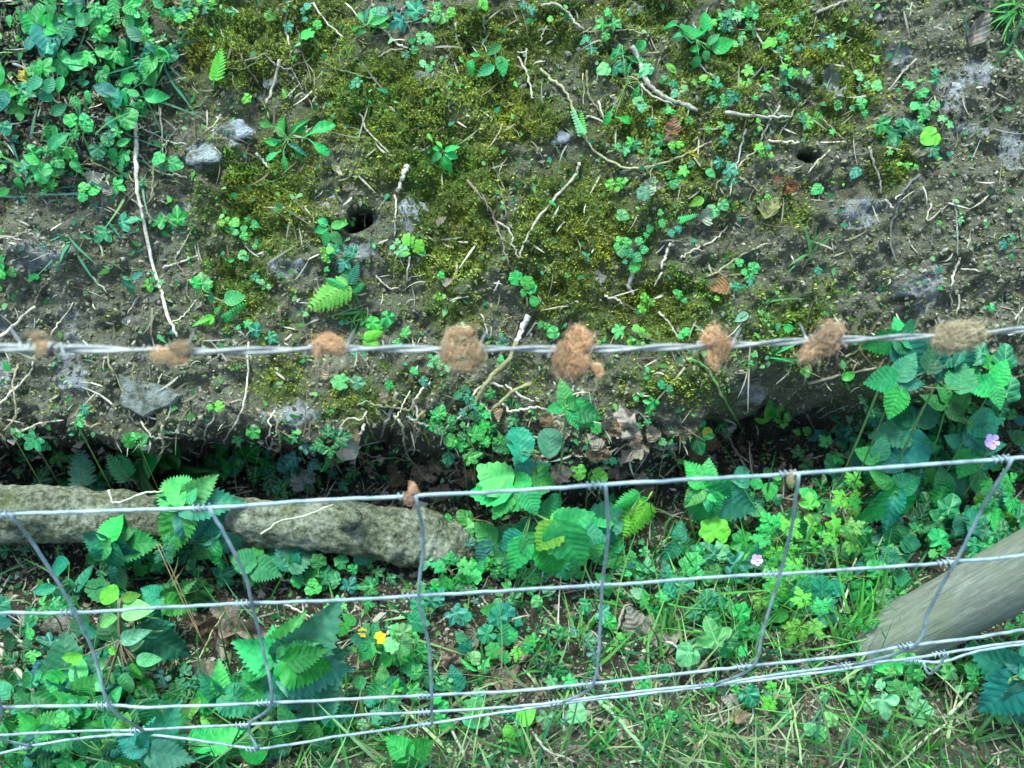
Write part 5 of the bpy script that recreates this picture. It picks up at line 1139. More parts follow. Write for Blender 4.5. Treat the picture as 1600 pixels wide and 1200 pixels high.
plant('rosette_weed', 'weed', 'sprawling weed with long spoon leaves', 450, 215, .02, [('spoon', 474, 215, 517, 188, FRESH), ('spoon', 482, 217, 511, 240, FRESH), ('spoon', 434, 198, 402, 190, FRESH), ('spoon', 455, 212, 478, 200, MID), ('spoon', 440, 235, 414, 248, FRESH), ('spoon', 443, 235, 444, 262, FRESH), ('lance', 440, 220, 415, 232, TEAL), ('lance', 450, 225, 480, 240, TEAL), ('lance', 445, 215, 430, 175, MID), ('lance', 460, 225, 470, 250, MID), ('lance', 440, 228, 408, 215, MID), ('lance', 455, 210, 480, 180, MID)], FRESH)
plant('rosette_weed', 'weed', 'broad leaved weed rosette', 575, 40, .025, [('spoon', 572, 42, 590, 5, FRESH), ('spoon', 570, 40, 560, 18, FRESH), ('spoon', 568, 42, 548, 40, MID), ('lance', 578, 38, 608, 24, FRESH), ('spoon', 575, 46, 556, 52, MID), ('oval', 592, 42, 608, 35, LIME), ('ivy_soft', 585, 25, 605, 12, TEAL), ('lance', 568, 38, 575, 10, TEAL)], FRESH)
plant('broadleaf_sapling', 'sapling', 'sapling with big smooth oval leaves', 1088, 62, .04, [(OVL, 1080, 62, 1090, 14, MID), (OVL, 1102, 50, 1106, 14, MID), (OVL, 1106, 70, 1124, 50, FRESH), (OVL, 1112, 78, 1148, 62, FRESH), (OVL, 1103, 78, 1104, 96, FRESH), (OVL, 1094, 75, 1076, 78, FRESH), (OVL, 1078, 60, 1066, 45, LIME), (OVL, 1070, 55, 1050, 52, FRESH), (OVL, 1058, 40, 1035, 35, MID), (OVL, 1092, 88, 1084, 106, MID), (OVL, 1080, 68, 1078, 20, TEAL)], MID, tilt=.2)
plant('clover', 'clover', 'bright glossy four leaflet clover', 822, 455, .02, [('crenate', 812, 440, 795, 424, FRESH), ('crenate', 820, 448, 832, 430, FRESH), ('crenate', 822, 450, 842, 446, FRESH), ('crenate', 818, 452, 818, 466, MID), ('round', 832, 465, 838, 478, MID)], FRESH, tilt=.15)
plant('strawberry_seedling', 'seedling', 'large pale scalloped lobed leaf', 316, 470, .03, [('crenate', 318, 456, 312, 420, PALE), ('crenate', 312, 446, 296, 434, FRESH), ('crenate', 318, 448, 334, 438, FRESH)], PALE, tilt=.15)
plant('strawberry_seedling', 'seedling', 'three teal oval leaflets', 203, 438, .025, [(OVL, 202, 438, 190, 430, TEAL), (OVL, 205, 436, 222, 425, TEAL), (OVL, 204, 440, 205, 462, TEAL), (OVL, 200, 436, 191, 448, TEAL)], TEAL, tilt=.15)
plant('small_weed', 'weed', 'weed with large oval leaf', 340, 490, .025, [(OVL, 350, 468, 380, 462, FRESH), (OVL, 332, 474, 328, 456, FRESH), (OVL, 336, 490, 344, 478, FRESH), (OVL, 334, 494, 315, 506, LIME), ('lance', 330, 498, 298, 507, LIME)], FRESH, tilt=.15)
plant('bramble', 'bramble', 'bramble with three bright serrated leaflets', 1553, 600, .06, [('bramble', 1551, 602, 1504, 602, FRESH), ('bramble', 1553, 598, 1578, 562, FRESH), ('bramble', 1553, 604, 1566, 640, FRESH)], FRESH, tilt=.15)
plant('bramble', 'bramble', 'bramble with broad dark veined leaves', 1430, 660, .17, [('bramble', 1422, 668, 1350, 640, TEAL), ('bramble', 1424, 672, 1362, 682, TEAL), ('bramble', 1426, 662, 1404, 625, TEAL), ('bramble', 1435, 660, 1478, 632, TEAL), ('bramble', 1445, 690, 1390, 722, BLUE), ('bramble', 1430, 700, 1470, 700, TEAL), ('bramble', 1378, 632, 1372, 582, MID, -.02)], TEAL, tilt=.2)
plant('bramble', 'bramble', 'bramble with deep green leaves', 1480, 630, .14, [('bramble', 1478, 628, 1470, 588, MID), ('bramble', 1484, 632, 1530, 625, MID), ('bramble', 1482, 636, 1510, 660, DEEP), ('bramble', 1475, 636, 1440, 615, DEEP), ('round', 1520, 670, 1560, 650, TEAL), ('round', 1525, 672, 1550, 690, TEAL)], MID, tilt=.25)
plant('bramble', 'bramble', 'bramble with large smooth bluish leaves', 1400, 600, .12, [('bramble', 1400, 590, 1350, 600, TEAL), ('bramble', 1404, 592, 1432, 548, TEAL), ('bramble', 1408, 598, 1448, 600, TEAL), ('bramble', 1405, 610, 1390, 655, MID), ('bramble', 1450, 580, 1462, 540, DEEP), ('bramble', 1500, 610, 1505, 560, TEAL)], TEAL, tilt=.2)
plant('bramble', 'bramble', 'bramble with layered blue green leaves', 1520, 700, .14, [('bramble', 1515, 700, 1475, 680, TEAL), ('bramble', 1518, 696, 1520, 655, BLUE), ('bramble', 1525, 700, 1575, 690, TEAL), ('bramble', 1520, 708, 1500, 745, MID), ('bramble', 1526, 706, 1560, 735, TEAL)], TEAL, tilt=.2)
plant('bramble', 'bramble', 'bramble with dark drooping leaves', 1370, 720, .12, [('bramble', 1370, 718, 1335, 700, MID), ('bramble', 1372, 716, 1385, 678, TEAL), ('bramble', 1376, 722, 1415, 735, TEAL), ('bramble', 1370, 726, 1350, 760, DEEP)], TEAL, tilt=.2)
plant('bramble', 'bramble', 'low bramble leaf at the right edge', 1590, 680, .12, [('bramble', 1600, 690, 1575, 672, TEAL), ('bramble', 1600, 660, 1580, 650, TEAL), ('bramble', 1600, 700, 1640, 690, TEAL)], TEAL, tilt=.25)
CUT = 'cutleaf'
for cx, cy, lf, lvs in [(1480, 690, .07, [(CUT, 1475, 680, 1450, 660, FRESH), (CUT, 1480, 690, 1440, 700, FRESH), (CUT, 1485, 690, 1505, 655, FRESH), (CUT, 1488, 695, 1525, 700, FRESH), (CUT, 1482, 698, 1490, 735, FRESH)]),
        (1215, 840, .09, [(CUT, 1215, 835, 1190, 800, FRESH), (CUT, 1220, 838, 1250, 810, LIME), (CUT, 1212, 842, 1170, 840, FRESH), (CUT, 1220, 845, 1240, 880, LIME), (CUT, 1215, 848, 1205, 890, LIME)]),
        (1230, 910, .09, [(CUT, 1228, 905, 1190, 900, LIME), (CUT, 1232, 905, 1255, 870, LIME), (CUT, 1230, 910, 1200, 940, LIME), (CUT, 1235, 912, 1270, 930, FRESH)]),
        (1315, 835, .10, [(CUT, 1312, 835, 1285, 850, LIME), (CUT, 1318, 830, 1352, 815, LIME), (CUT, 1318, 838, 1345, 862, LIME), (CUT, 1312, 830, 1300, 800, LIME)]),
        (1262, 960, .09, [(CUT, 1262, 955, 1245, 915, LIME), (CUT, 1266, 960, 1300, 935, FRESH), (CUT, 1264, 962, 1285, 1000, LIME), (CUT, 1260, 964, 1228, 1010, LIME)]),
        (1330, 770, .10, [(CUT, 1325, 765, 1345, 735, LIME), (CUT, 1328, 770, 1300, 790, LIME), (CUT, 1332, 770, 1340, 800, FRESH)]),
        (1560, 770, .10, [(CUT, 1560, 765, 1590, 740, FRESH), (CUT, 1562, 770, 1600, 790, FRESH), (CUT, 1558, 772, 1540, 800, FRESH), (CUT, 1555, 768, 1530, 750, MID)]),
        (705, 895, .06, [(CUT, 700, 890, 670, 880, FRESH), (CUT, 702, 888, 705, 860, FRESH), (CUT, 708, 890, 745, 880, FRESH), (CUT, 704, 898, 690, 925, MID), (CUT, 708, 896, 730, 915, FRESH)]),
        (810, 1010, .05, [(CUT, 810, 1005, 805, 1035, LIME), (CUT, 812, 1004, 835, 1020, FRESH), (CUT, 808, 1002, 795, 985, FRESH)]),
        (1420, 690, .06, [(CUT, 1440, 720, 1470, 740, FRESH), (CUT, 1438, 718, 1410, 735, FRESH)]), (1240, 1090, .04, [(CUT, 1210, 1085, 1200, 1060, LIME), (CUT, 1212, 1088, 1190, 1110, LIME), (CUT, 1214, 1085, 1240, 1090, PALE)]),
        (1180, 930, .06, [(CUT, 1195, 925, 1180, 955, LIME), (CUT, 1198, 925, 1215, 955, FRESH)]), (1330, 720, .05, [(CUT, 1300, 700, 1280, 680, FRESH), (CUT, 1300, 705, 1320, 725, FRESH)]), (320, 1010, .05, [(CUT, 245, 850, 270, 880, TEAL), (CUT, 250, 850, 280, 840, MID)]) ]:
    plant('herb_robert', 'herb', random.choice(['lime green herb with finely cut leaves', 'bright herb with feathery cut leaves']) if lvs[0][5] is LIME else 'green herb with deeply cut leaves', cx, cy, lf, lvs, FRESH, tilt=.22, stemcol=(.25, .16, .08))
def shrub_twig():
    lv = [(188, 935, 220, 930, LIME), (188, 955, 235, 950, PALE), (185, 965, 145, 975, PALE), (185, 968, 195, 990, PALE), (188, 1000, 224, 990, PALE), (190, 1010, 222, 1005, PALE), (192, 1015, 185, 1035, PALE), (205, 1020, 218, 1045, PALE), (212, 1030, 250, 1032, PALE),
          (208, 1035, 215, 1070, LIME), (200, 1040, 205, 1062, PALE), (170, 1040, 140, 1030, PALE), (168, 1030, 140, 1042, PALE), (160, 1050, 142, 1068, PALE), (165, 1075, 140, 1065, PALE), (182, 1020, 165, 1012, LIME), (185, 935, 150, 920, LIME), (130, 1025, 92, 1030, LIME), (175, 1050, 165, 1075, PALE), (195, 1050, 200, 1090, PALE)]
    plant('privet_shoot', 'shrub', None, 188, 1000, .12, [('oval',) + l for l in lv], PALE, stem_r=.002, stemcol=(.16, .11, .07), label='leggy shoot with many pale oval leaves rising through the left netting', tilt=.25)
shrub_twig()
plant('buttercup_seedling', 'seedling', 'green herb with two vivid yellow leaves', 575, 1005, .07, [('crenate', 572, 992, 558, 982, YEL), ('crenate', 588, 1000, 604, 990, YEL), ('balm', 578, 1000, 590, 972, MID), ('balm', 580, 1008, 560, 1035, FRESH), ('balm', 575, 1000, 545, 1000, TEAL), ('balm', 572, 990, 570, 970, MID)], MID, tilt=.15)
plant('strawberry_plant', 'herb', 'pale scalloped three leaflet herb', 620, 1000, .08, [('crenate', 622, 995, 645, 975, PALE), ('crenate', 618, 1000, 600, 1020, PALE), ('crenate', 624, 1003, 640, 1028, PALE), ('crenate', 616, 994, 622, 970, FRESH)], PALE, tilt=.15)
plant('ivy_plant', 'ivy', 'large bright single ivy leaf', 1120, 1010, .06, [('ivy', 1125, 1020, 1105, 965, FRESH), ('ivy', 1130, 1010, 1155, 985, DEEP), ('ivy_soft', 1085, 1010, 1060, 1040, FRESH)], FRESH, tilt=.15)
plant('ivy_plant', 'ivy', 'pale ivy leaf hanging over short grass', 1385, 1085, .05, [('ivy', 1372, 1075, 1390, 1128, PALE), ('ivy_soft', 1360, 1090, 1355, 1115, PALE)], PALE, tilt=.15)
plant('ivy_plant', 'ivy', 'glossy dark green ivy leaf', 1085, 690, .05, [('ivy', 1078, 660, 1098, 712, MID), ('oval', 1040, 655, 1030, 680, MID), ('oval', 1100, 668, 1112, 690, YEL if False else (.4, .32, .03))], MID, tilt=.2)
plant('sprawling_weed', 'weed', 'tiny pale oval leaves before the post', 1408, 975, .06, [('oval', 1408, 962, 1395, 955, PALE), ('oval', 1412, 960, 1432, 948, PALE), ('oval', 1410, 972, 1412, 998, PALE), ('oval', 1415, 970, 1430, 985, PALE), ('oval', 1405, 990, 1385, 980, PALE), ('oval', 1400, 995, 1385, 1005, PALE)], PALE, tilt=.15)
# flowers
def flower(px, py, lift, size, label):
    dc = gd1(px, py) - lift; c = P(px, py, dc); root = drop(c)
    o = thing('geranium_flower', root, None, 'flower', px, py, label=label)
    mb = MB(); tube(mb, spline([root, (root + c) / 2 + RT * .004, c + FW * .001], 5), .0008, 5)
    me = mb.mesh('stem', M_STEM); localise(me, root); s = bpy.data.objects.new('stem', me); COL.objects.link(s); s.parent = o; s.color = (.3, .28, .14, 1)
    for k in range(5):
        a = k * 1.2566 + .3
        b = P(px + math.cos(a) * 1.0, py + math.sin(a) * 1.0, dc - .001); t = P(px + math.cos(a) * size, py + math.sin(a) * size, dc - .004)
        part('petal', PET, o, leaf_matrix(b, t, .05), (.55, .34, .80))
    rc = MB(); tube(rc, [c + FW * .0005, c - FW * .0035], .0013, 8); me = rc.mesh('flower_centre', M_PETAL); localise(me, root)
    s = bpy.data.objects.new('flower_centre', me); COL.objects.link(s); s.parent = o; s.color = (.75, .65, .7, 1)
mb = MB(); blade(mb, (lambda t: .05 + .42 * math.sin(min(t, 1) ** 1.3 * math.pi * .86)), n=8, fold=.1, curl=.1); PET = mb.mesh('petal', M_PETAL)
flower(1551, 690, .21, 12, 'small five petalled lilac flower above the top netting wire at right')
flower(1183, 875, .12, 9, 'tiny pinkish lilac flower among cut leaves above the second netting wire')

# ------------------------------------------------------------------ listed small ivies and seedlings: (kind, px, py, leaf size px, leaves, colour)
I, S_, Hh, Tf, C3 = 'ivy', 'ivy_soft', 'heart', 'trefoil', 'crenate'
SM = [('nettle', 400, 860, 0, 0, MID), (Hh, 430, 30, 30, 1, LIME), (I, 452, 44, 24, 1, TEAL), (C3, 490, 45, 26, 2, FRESH), (I, 640, 35, 34, 2, BLUE), (C3, 660, 58, 20, 4, PALE), (C3, 668, 102, 13, 3, PALE), (I, 555, 130, 26, 1, BLUE), ('oval', 735, 100, 22, 3, FRESH), ('oval', 785, 95, 28, 3, FRESH),
 (I, 640, 82, 14, 2, TEAL), (S_, 383, 155, 22, 1, LIME), (I, 252, 268, 24, 1, BLUE), (I, 225, 290, 22, 1, MID), (I, 176, 352, 32, 2, TEAL), (I, 262, 345, 34, 2, MID), (I, 215, 348, 24, 1, TEAL), (I, 182, 290, 22, 1, FRESH), (S_, 125, 203, 26, 2, FRESH), (S_, 95, 236, 22, 2, FRESH), (S_, 116, 246, 20, 1, FRESH), ('oval', 180, 228, 22, 3, FRESH), ('oval', 200, 160, 24, 2, FRESH),
 (I, 48, 112, 26, 1, FRESH), (I, 128, 128, 24, 1, TEAL), (I, 30, 172, 26, 1, FRESH), (S_, 18, 140, 20, 2, LIME), (S_, 135, 300, 18, 3, FRESH), (S_, 185, 255, 14, 4, FRESH), (I, 412, 520, 26, 2, TEAL), (I, 400, 434, 18, 1, TEAL), (I, 378, 508, 14, 2, FRESH), (I, 120, 662, 36, 1, MID), (I, 132, 640, 18, 1, TEAL), (I, 52, 688, 28, 1, TEAL), (I, 85, 708, 36, 2, MID), (I, 28, 730, 26, 2, DEEP), (I, 20, 680, 18, 2, MID),
 (C3, 333, 634, 18, 2, LIME), (S_, 605, 497, 24, 1, FRESH), (S_, 583, 505, 24, 1, FRESH), (S_, 650, 582, 22, 1, FRESH), (C3, 545, 598, 24, 2, PALE), (I, 628, 530, 18, 2, FRESH), (S_, 607, 602, 14, 1, FRESH), ('oval', 540, 545, 26, 2, TEAL), (I, 488, 728, 26, 2, (.16, .25, .18)), (I, 348, 715, 28, 3, MID), ('oval', 368, 728, 22, 1, LIME), (I, 372, 690, 24, 1, FRESH), (S_, 412, 730, 16, 2, MID), (I, 548, 740, 30, 1, DEEP), (S_, 620, 385, 20, 3, PALE), (S_, 655, 388, 16, 3, FRESH), (C3, 640, 386, 20, 3, LIME),
 (I, 918, 70, 28, 2, TEAL), (S_, 945, 60, 20, 1, FRESH), (I, 950, 30, 24, 3, FRESH), (S_, 858, 30, 13, 1, LIME), (I, 822, 12, 18, 2, TEAL), (I, 965, 92, 26, 2, TEAL), (I, 988, 95, 32, 2, TEAL), ('oval', 1000, 72, 24, 1, FRESH), (S_, 943, 108, 22, 1, PALE), (S_, 1010, 108, 22, 1, PALE), (Hh, 1053, 110, 22, 1, LIME), (S_, 1042, 124, 16, 2, FRESH), ('spoon', 978, 132, 26, 8, FRESH), (S_, 1000, 160, 13, 6, PALE), (S_, 1065, 150, 20, 2, PALE), (I, 1118, 142, 26, 2, TEAL), (S_, 1098, 130, 18, 3, LIME), (I, 1145, 152, 26, 1, TEAL), (I, 1160, 55, 18, 1, PALE), (I, 1165, 20, 24, 2, PALE),
 (S_, 1202, 66, 24, 1, LIME), (I, 1224, 56, 22, 1, FRESH), (I, 1216, 22, 20, 1, FRESH), (I, 1250, 25, 18, 2, TEAL), (I, 1022, 195, 30, 1, TEAL), (I, 1045, 218, 20, 2, MID), (I, 975, 225, 16, 3, FRESH), (I, 995, 228, 20, 1, TEAL), (I, 1078, 190, 18, 1, MID), (I, 1107, 203, 16, 1, FRESH), (I, 1132, 205, 22, 2, TEAL), (I, 1125, 260, 26, 2, BLUE), (I, 1140, 280, 18, 2, TEAL), (Hh, 1112, 272, 14, 1, FRESH), ('oval', 1088, 316, 26, 1, LIME), (S_, 1110, 336, 34, 1, PALE), (S_, 1132, 322, 22, 1, PALE), (S_, 1052, 278, 20, 3, MID), (S_, 1032, 340, 18, 2, FRESH), (S_, 962, 290, 15, 3, LIME), (C3, 1018, 292, 26, 2, PALE),
 (S_, 970, 380, 20, 4, FRESH), (S_, 1010, 372, 18, 4, FRESH), (S_, 985, 400, 15, 3, TEAL), (S_, 1055, 362, 16, 2, TEAL), (S_, 1195, 312, 22, 1, LIME), (I, 1182, 315, 14, 1, FRESH), (I, 1300, 60, 16, 1, PALE), (I, 1318, 33, 14, 1, PALE), (I, 1338, 35, 12, 1, PALE), (S_, 1370, 95, 16, 1, LIME), (I, 1285, 48, 12, 1, PALE), (I, 1228, 122, 18, 2, FRESH), (I, 1252, 118, 14, 2, TEAL), (S_, 1355, 130, 20, 3, PALE), (I, 1372, 128, 16, 1, TEAL), (S_, 1428, 135, 26, 2, FRESH), (S_, 1402, 145, 16, 1, MID), (S_, 1427, 167, 18, 1, FRESH), (S_, 1452, 170, 22, 2, PALE), (S_, 1345, 165, 18, 3, FRESH), (S_, 1308, 164, 14, 2, FRESH),
 (S_, 1270, 184, 18, 2, LIME), (S_, 1252, 182, 14, 1, MID), (I, 1302, 210, 20, 1, FRESH), (I, 1256, 222, 15, 1, TEAL), (S_, 1186, 193, 16, 2, LIME), (I, 1193, 232, 14, 2, TEAL), (I, 1378, 195, 26, 1, MID), (I, 1412, 200, 36, 2, TEAL), (I, 1395, 232, 18, 2, PALE), (S_, 1455, 212, 26, 1, LIME), (I, 1458, 235, 24, 1, TEAL), (I, 1480, 190, 14, 2, PALE), (I, 1512, 210, 14, 1, FRESH), (I, 1418, 258, 14, 1, LIME), (I, 1430, 262, 14, 1, FRESH), (S_, 1336, 270, 22, 1, BLUE), (S_, 1278, 295, 18, 1, FRESH), (S_, 1472, 350, 16, 1, FRESH), (I, 1500, 346, 18, 1, PALE), (I, 1575, 372, 20, 2, BLUE), (I, 1568, 170, 12, 2, TEAL), (I, 1445, 188, 20, 2, PALE),
 (S_, 1278, 424, 14, 1, TEAL), (S_, 1170, 425, 18, 3, FRESH), (S_, 1162, 452, 18, 3, TEAL), ('oval', 1158, 496, 26, 1, PALE), (S_, 1066, 464, 16, 2, FRESH), (C3, 1010, 474, 15, 3, LIME), (C3, 1003, 520, 12, 4, LIME), (S_, 990, 418, 22, 1, FRESH), (I, 965, 520, 30, 1, FRESH), (S_, 864, 520, 20, 1, FRESH), (S_, 850, 508, 12, 2, MID), (I, 1088, 515, 18, 1, TEAL), (S_, 1150, 412, 14, 2, FRESH), (S_, 1122, 466, 12, 1, LIME), (S_, 1260, 582, 22, 1, LIME), (S_, 1222, 652, 18, 3, LIME), (S_, 1253, 676, 16, 2, LIME), ('oval', 1320, 578, 26, 2, MID), (S_, 1208, 640, 13, 2, FRESH),
 (S_, 1330, 700, 18, 3, MID), (S_, 1345, 650, 20, 3, DEEP), (I, 1175, 560, 13, 2, FRESH), ('oval', 1012, 582, 18, 2, FRESH), (C3, 1040, 605, 12, 2, TEAL), ('oval', 1225, 510, 18, 2, FRESH), (S_, 5, 420, 18, 3, FRESH), (I, 1545, 480, 14, 2, FRESH), (Tf, 490, 918, 34, 1, FRESH), (I, 330, 905, 40, 2, TEAL), (I, 540, 910, 30, 2, TEAL), (I, 575, 925, 34, 2, MID), (I, 612, 905, 24, 1, TEAL), (I, 300, 870, 44, 3, TEAL), (I, 700, 945, 34, 2, BLUE), (I, 740, 935, 24, 2, (.10, .16, .13)), (C3, 775, 985, 34, 3, TEAL), (C3, 800, 970, 30, 2, TEAL), (C3, 780, 1020, 24, 2, MID),
 (I, 905, 1010, 34, 3, (.06, .18, .14)), (I, 860, 1030, 28, 3, DEEP), (C3, 820, 1010, 22, 2, LIME), (S_, 955, 975, 26, 1, FRESH), (S_, 965, 995, 16, 2, LIME), ('lance', 750, 1050, 34, 3, FRESH), (S_, 1060, 935, 30, 3, TEAL), (S_, 1100, 960, 34, 3, TEAL), (I, 1030, 1040, 24, 2, TEAL), (I, 870, 1130, 44, 2, (.12, .30, .20)), ('oval', 810, 1130, 34, 2, LIME), (I, 1250, 1060, 30, 2, PALE), (I, 1340, 1065, 30, 2, PALE), (C3, 1440, 1100, 40, 2, PALE), (C3, 1415, 1085, 30, 2, PALE), (I, 1250, 930, 40, 1, (.16, .34, .22)), (S_, 1590, 980, 20, 2, MID), (S_, 1530, 1060, 26, 3, MID),
 (I, 90, 1010, 40, 2, TEAL), (I, 30, 1040, 30, 3, DEEP), (I, 50, 860, 34, 3, DEEP), (I, 10, 850, 40, 2, TEAL), (I, 70, 800, 0, 0, MID), (I, 110, 1080, 36, 3, DEEP), (I, 300, 1080, 36, 3, TEAL), (I, 300, 1100, 40, 3, DEEP), (C3, 60, 1055, 40, 2, TEAL), ('balm', 120, 1060, 60, 3, TEAL), ('balm', 85, 1040, 50, 2, (.03, .18, .16)), (I, 330, 1095, 34, 2, MID), ('oval', 340, 1120, 30, 4, LIME), ('oval', 300, 1125, 40, 3, LIME), ('balm', 150, 1160, 60, 4, FRESH), ('balm', 170, 1180, 46, 4, LIME), ('balm', 20, 1170, 60, 3, FRESH), ('balm', 370, 1080, 30, 3, FRESH), (I, 300, 1080, 26, 2, PALE), (C3, 420, 955, 0, 0, MID),
 (S_, 1090, 895, 30, 2, MID), (S_, 1040, 690, 16, 2, MID), (I, 1350, 620, 30, 3, DEEP), (I, 1370, 700, 24, 3, MID), (I, 1500, 790, 30, 3, MID), (I, 1540, 860, 26, 3, FRESH), (I, 1450, 830, 40, 3, DEEP), (I, 1390, 850, 60, 1, TEAL), (I, 1380, 800, 50, 2, BLUE), (I, 1300, 880, 34, 3, DEEP), (S_, 1370, 860, 60, 2, DEEP), (I, 1290, 770, 34, 3, DEEP), (C3, 1500, 740, 30, 4, FRESH), (C3, 1450, 760, 30, 4, MID), (I, 1590, 820, 30, 3, FRESH), (I, 1270, 720, 30, 3, DEEP), (C3, 1540, 720, 24, 4, MID),
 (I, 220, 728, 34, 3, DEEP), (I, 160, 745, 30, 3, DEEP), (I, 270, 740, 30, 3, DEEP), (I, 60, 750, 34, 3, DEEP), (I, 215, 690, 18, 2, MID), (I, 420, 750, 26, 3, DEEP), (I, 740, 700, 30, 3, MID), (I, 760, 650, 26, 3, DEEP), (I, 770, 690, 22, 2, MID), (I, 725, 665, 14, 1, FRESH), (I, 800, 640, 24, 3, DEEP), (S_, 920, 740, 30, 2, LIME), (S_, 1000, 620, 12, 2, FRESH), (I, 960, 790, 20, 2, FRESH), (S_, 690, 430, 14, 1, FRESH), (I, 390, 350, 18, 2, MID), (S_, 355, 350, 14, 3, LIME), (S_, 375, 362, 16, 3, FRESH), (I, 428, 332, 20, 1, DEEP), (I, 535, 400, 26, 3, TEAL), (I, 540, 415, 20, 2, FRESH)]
NAMES = {I: ('ivy_sprig', 'ivy', 'ivy'), S_: ('small_weed', 'weed', 'round leaved weed'), Hh: ('small_weed', 'weed', 'heart leaved weed'), Tf: ('clover', 'clover', 'clover'), C3: ('small_herb', 'herb', 'scalloped herb'),
         'oval': ('seedling', 'seedling', 'oval leaved seedling'), 'spoon': ('seedling', 'seedling', 'leafy seedling'), 'lance': ('seedling', 'seedling', 'narrow leaved seedling'), 'balm': ('leafy_herb', 'herb', 'toothed leafy herb'), 'nettle': ('nettle', 'nettle', 'young nettle'), 'cutleaf': ('herb_robert', 'herb', 'cut leaved herb')}
def hue(c):
    if c in (LIME,): return 'lime green'
    if c in (PALE,): return 'pale green'
    if c in (TEAL, BLUE): return 'teal'
    if c is DEEP: return 'dark green'
    return 'bright green' if c is FRESH else 'green'
NUM = {1: 'single leaved', 2: 'two leaved', 3: 'three leaved'}
def small(kind, px, py, s, n, c, lift=None):
    if n == 0: return
    nm, cat, lk_ = NAMES[kind]
    lift = lift if lift is not None else (.012 if py < 660 else .03)
    lv = []
    a = random.uniform(0, 360)
    trail = n > 1 and random.random() < .7
    ta = R(a); tx, ty = px - math.cos(ta) * s * .3 * n, py + math.sin(ta) * s * .3 * n
    for i in range(n):
        if trail:
            bx, by = tx + math.cos(ta) * s * .62 * i, ty - math.sin(ta) * s * .62 * i
            ta += random.gauss(0, .25)
            an = ta + (1 if i % 2 else -1) * random.uniform(.5, 1.2); ss = s * random.choice((.6, .8, 1.0, 1.1))
            lv.append((kind, bx, by, bx + math.cos(an) * ss, by - math.sin(an) * ss, c)); continue
        an = R(a + i * 360 / n + random.uniform(-25, 25)) if n > 1 else R(random.uniform(200, 340))
        q = (s * .12 if n > 1 else -s * .5)
        ss = s * random.choice((.55, .75, .9, 1.0, 1.15)) * random.uniform(.9, 1.1)
        lv.append((kind, px + math.cos(an) * q, py - math.sin(an) * q, px + math.cos(an) * (q + ss), py - math.sin(an) * (q + ss), c))
    sz = 'tiny ' if s < 17 else ('large ' if s > 36 else '')
    look = f"{sz}{hue(c)} {NUM.get(n, 'bushy')} {lk_}".replace('round leaved weed', 'round-leaved weed').replace('two leaved', 'two-leaved').replace('three leaved', 'three-leaved').replace('single leaved', 'single-leaved').replace('oval leaved', 'oval-leaved').replace('narrow leaved', 'narrow-leaved').replace('heart leaved', 'heart-leaved')
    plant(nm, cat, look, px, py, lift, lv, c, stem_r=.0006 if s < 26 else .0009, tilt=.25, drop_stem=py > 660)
for a in SM: small(*a)
# ------------------------------------------------------------------ scattered repeats, area by area
def area(n, pts, kinds, smin, smax, cols, nl=(1, 4), lift=None):
    for _ in range(n):
        cx, cy, rx, ry = random.choice(pts)
        px = cx + random.gauss(0, .5) * rx; py = cy + random.gauss(0, .5) * ry
        if not (-30 < px < 1630 and -30 < py < 1230): continue
        small(random.choice(kinds), px, py, random.uniform(smin, smax), random.randint(*nl), random.choice(cols), lift)
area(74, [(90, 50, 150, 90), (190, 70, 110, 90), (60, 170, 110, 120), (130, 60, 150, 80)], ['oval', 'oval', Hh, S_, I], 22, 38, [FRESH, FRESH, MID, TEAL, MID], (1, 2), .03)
area(26, [(60, 250, 90, 60), (180, 200, 60, 60), (230, 120, 50, 80)], ['oval', S_, I], 14, 26, [FRESH, MID, TEAL], (1, 3), .018)
area(16, [(640, 10, 300, 24), (330, 10, 60, 24)], [I, S_, 'oval'], 14, 26, [FRESH, TEAL, LIME], (1, 3))
area(46, [(1080, 110, 120, 80), (1220, 90, 80, 80), (1380, 170, 110, 60), (1130, 20, 140, 30), (1060, 250, 90, 90)], [I, S_, I], 11, 20, [FRESH, TEAL, LIME, PALE, TEAL], (1, 3))
area(34, [(330, 400, 260, 120), (700, 450, 250, 90), (1100, 480, 200, 80), (900, 560, 300, 60)], [S_, I, C3, 'oval'], 8, 15, [FRESH, LIME, PALE, TEAL], (1, 4))
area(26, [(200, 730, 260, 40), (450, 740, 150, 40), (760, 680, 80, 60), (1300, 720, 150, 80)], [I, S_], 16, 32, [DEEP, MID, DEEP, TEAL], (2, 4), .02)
area(30, [(1450, 720, 160, 70), (1520, 620, 100, 60), (1420, 830, 140, 50), (1250, 850, 120, 80)], [C3, 'balm', S_, I], 22, 40, [MID, FRESH, DEEP, TEAL], (3, 4), .04)
area(14, [(700, 860, 60, 30), (560, 880, 120, 16), (200, 870, 120, 12)], [I, 'balm', C3], 20, 34, [MID, TEAL, DEEP], (2, 3), .05)
area(20, [(120, 1050, 180, 80), (150, 1150, 220, 50)], ['balm', I, 'oval', C3], 24, 48, [MID, TEAL, DEEP, FRESH], (2, 4), .06)
area(22, [(500, 950, 250, 100), (820, 960, 160, 90), (1000, 900, 180, 90)], [I, C3, 'balm', S_], 16, 30, [MID, TEAL, FRESH, PALE], (2, 4), .03)
area(16, [(900, 1120, 400, 60), (1400, 1120, 250, 60)], [I, S_, 'oval', C3], 14, 30, [FRESH, PALE, TEAL], (1, 3), .02)
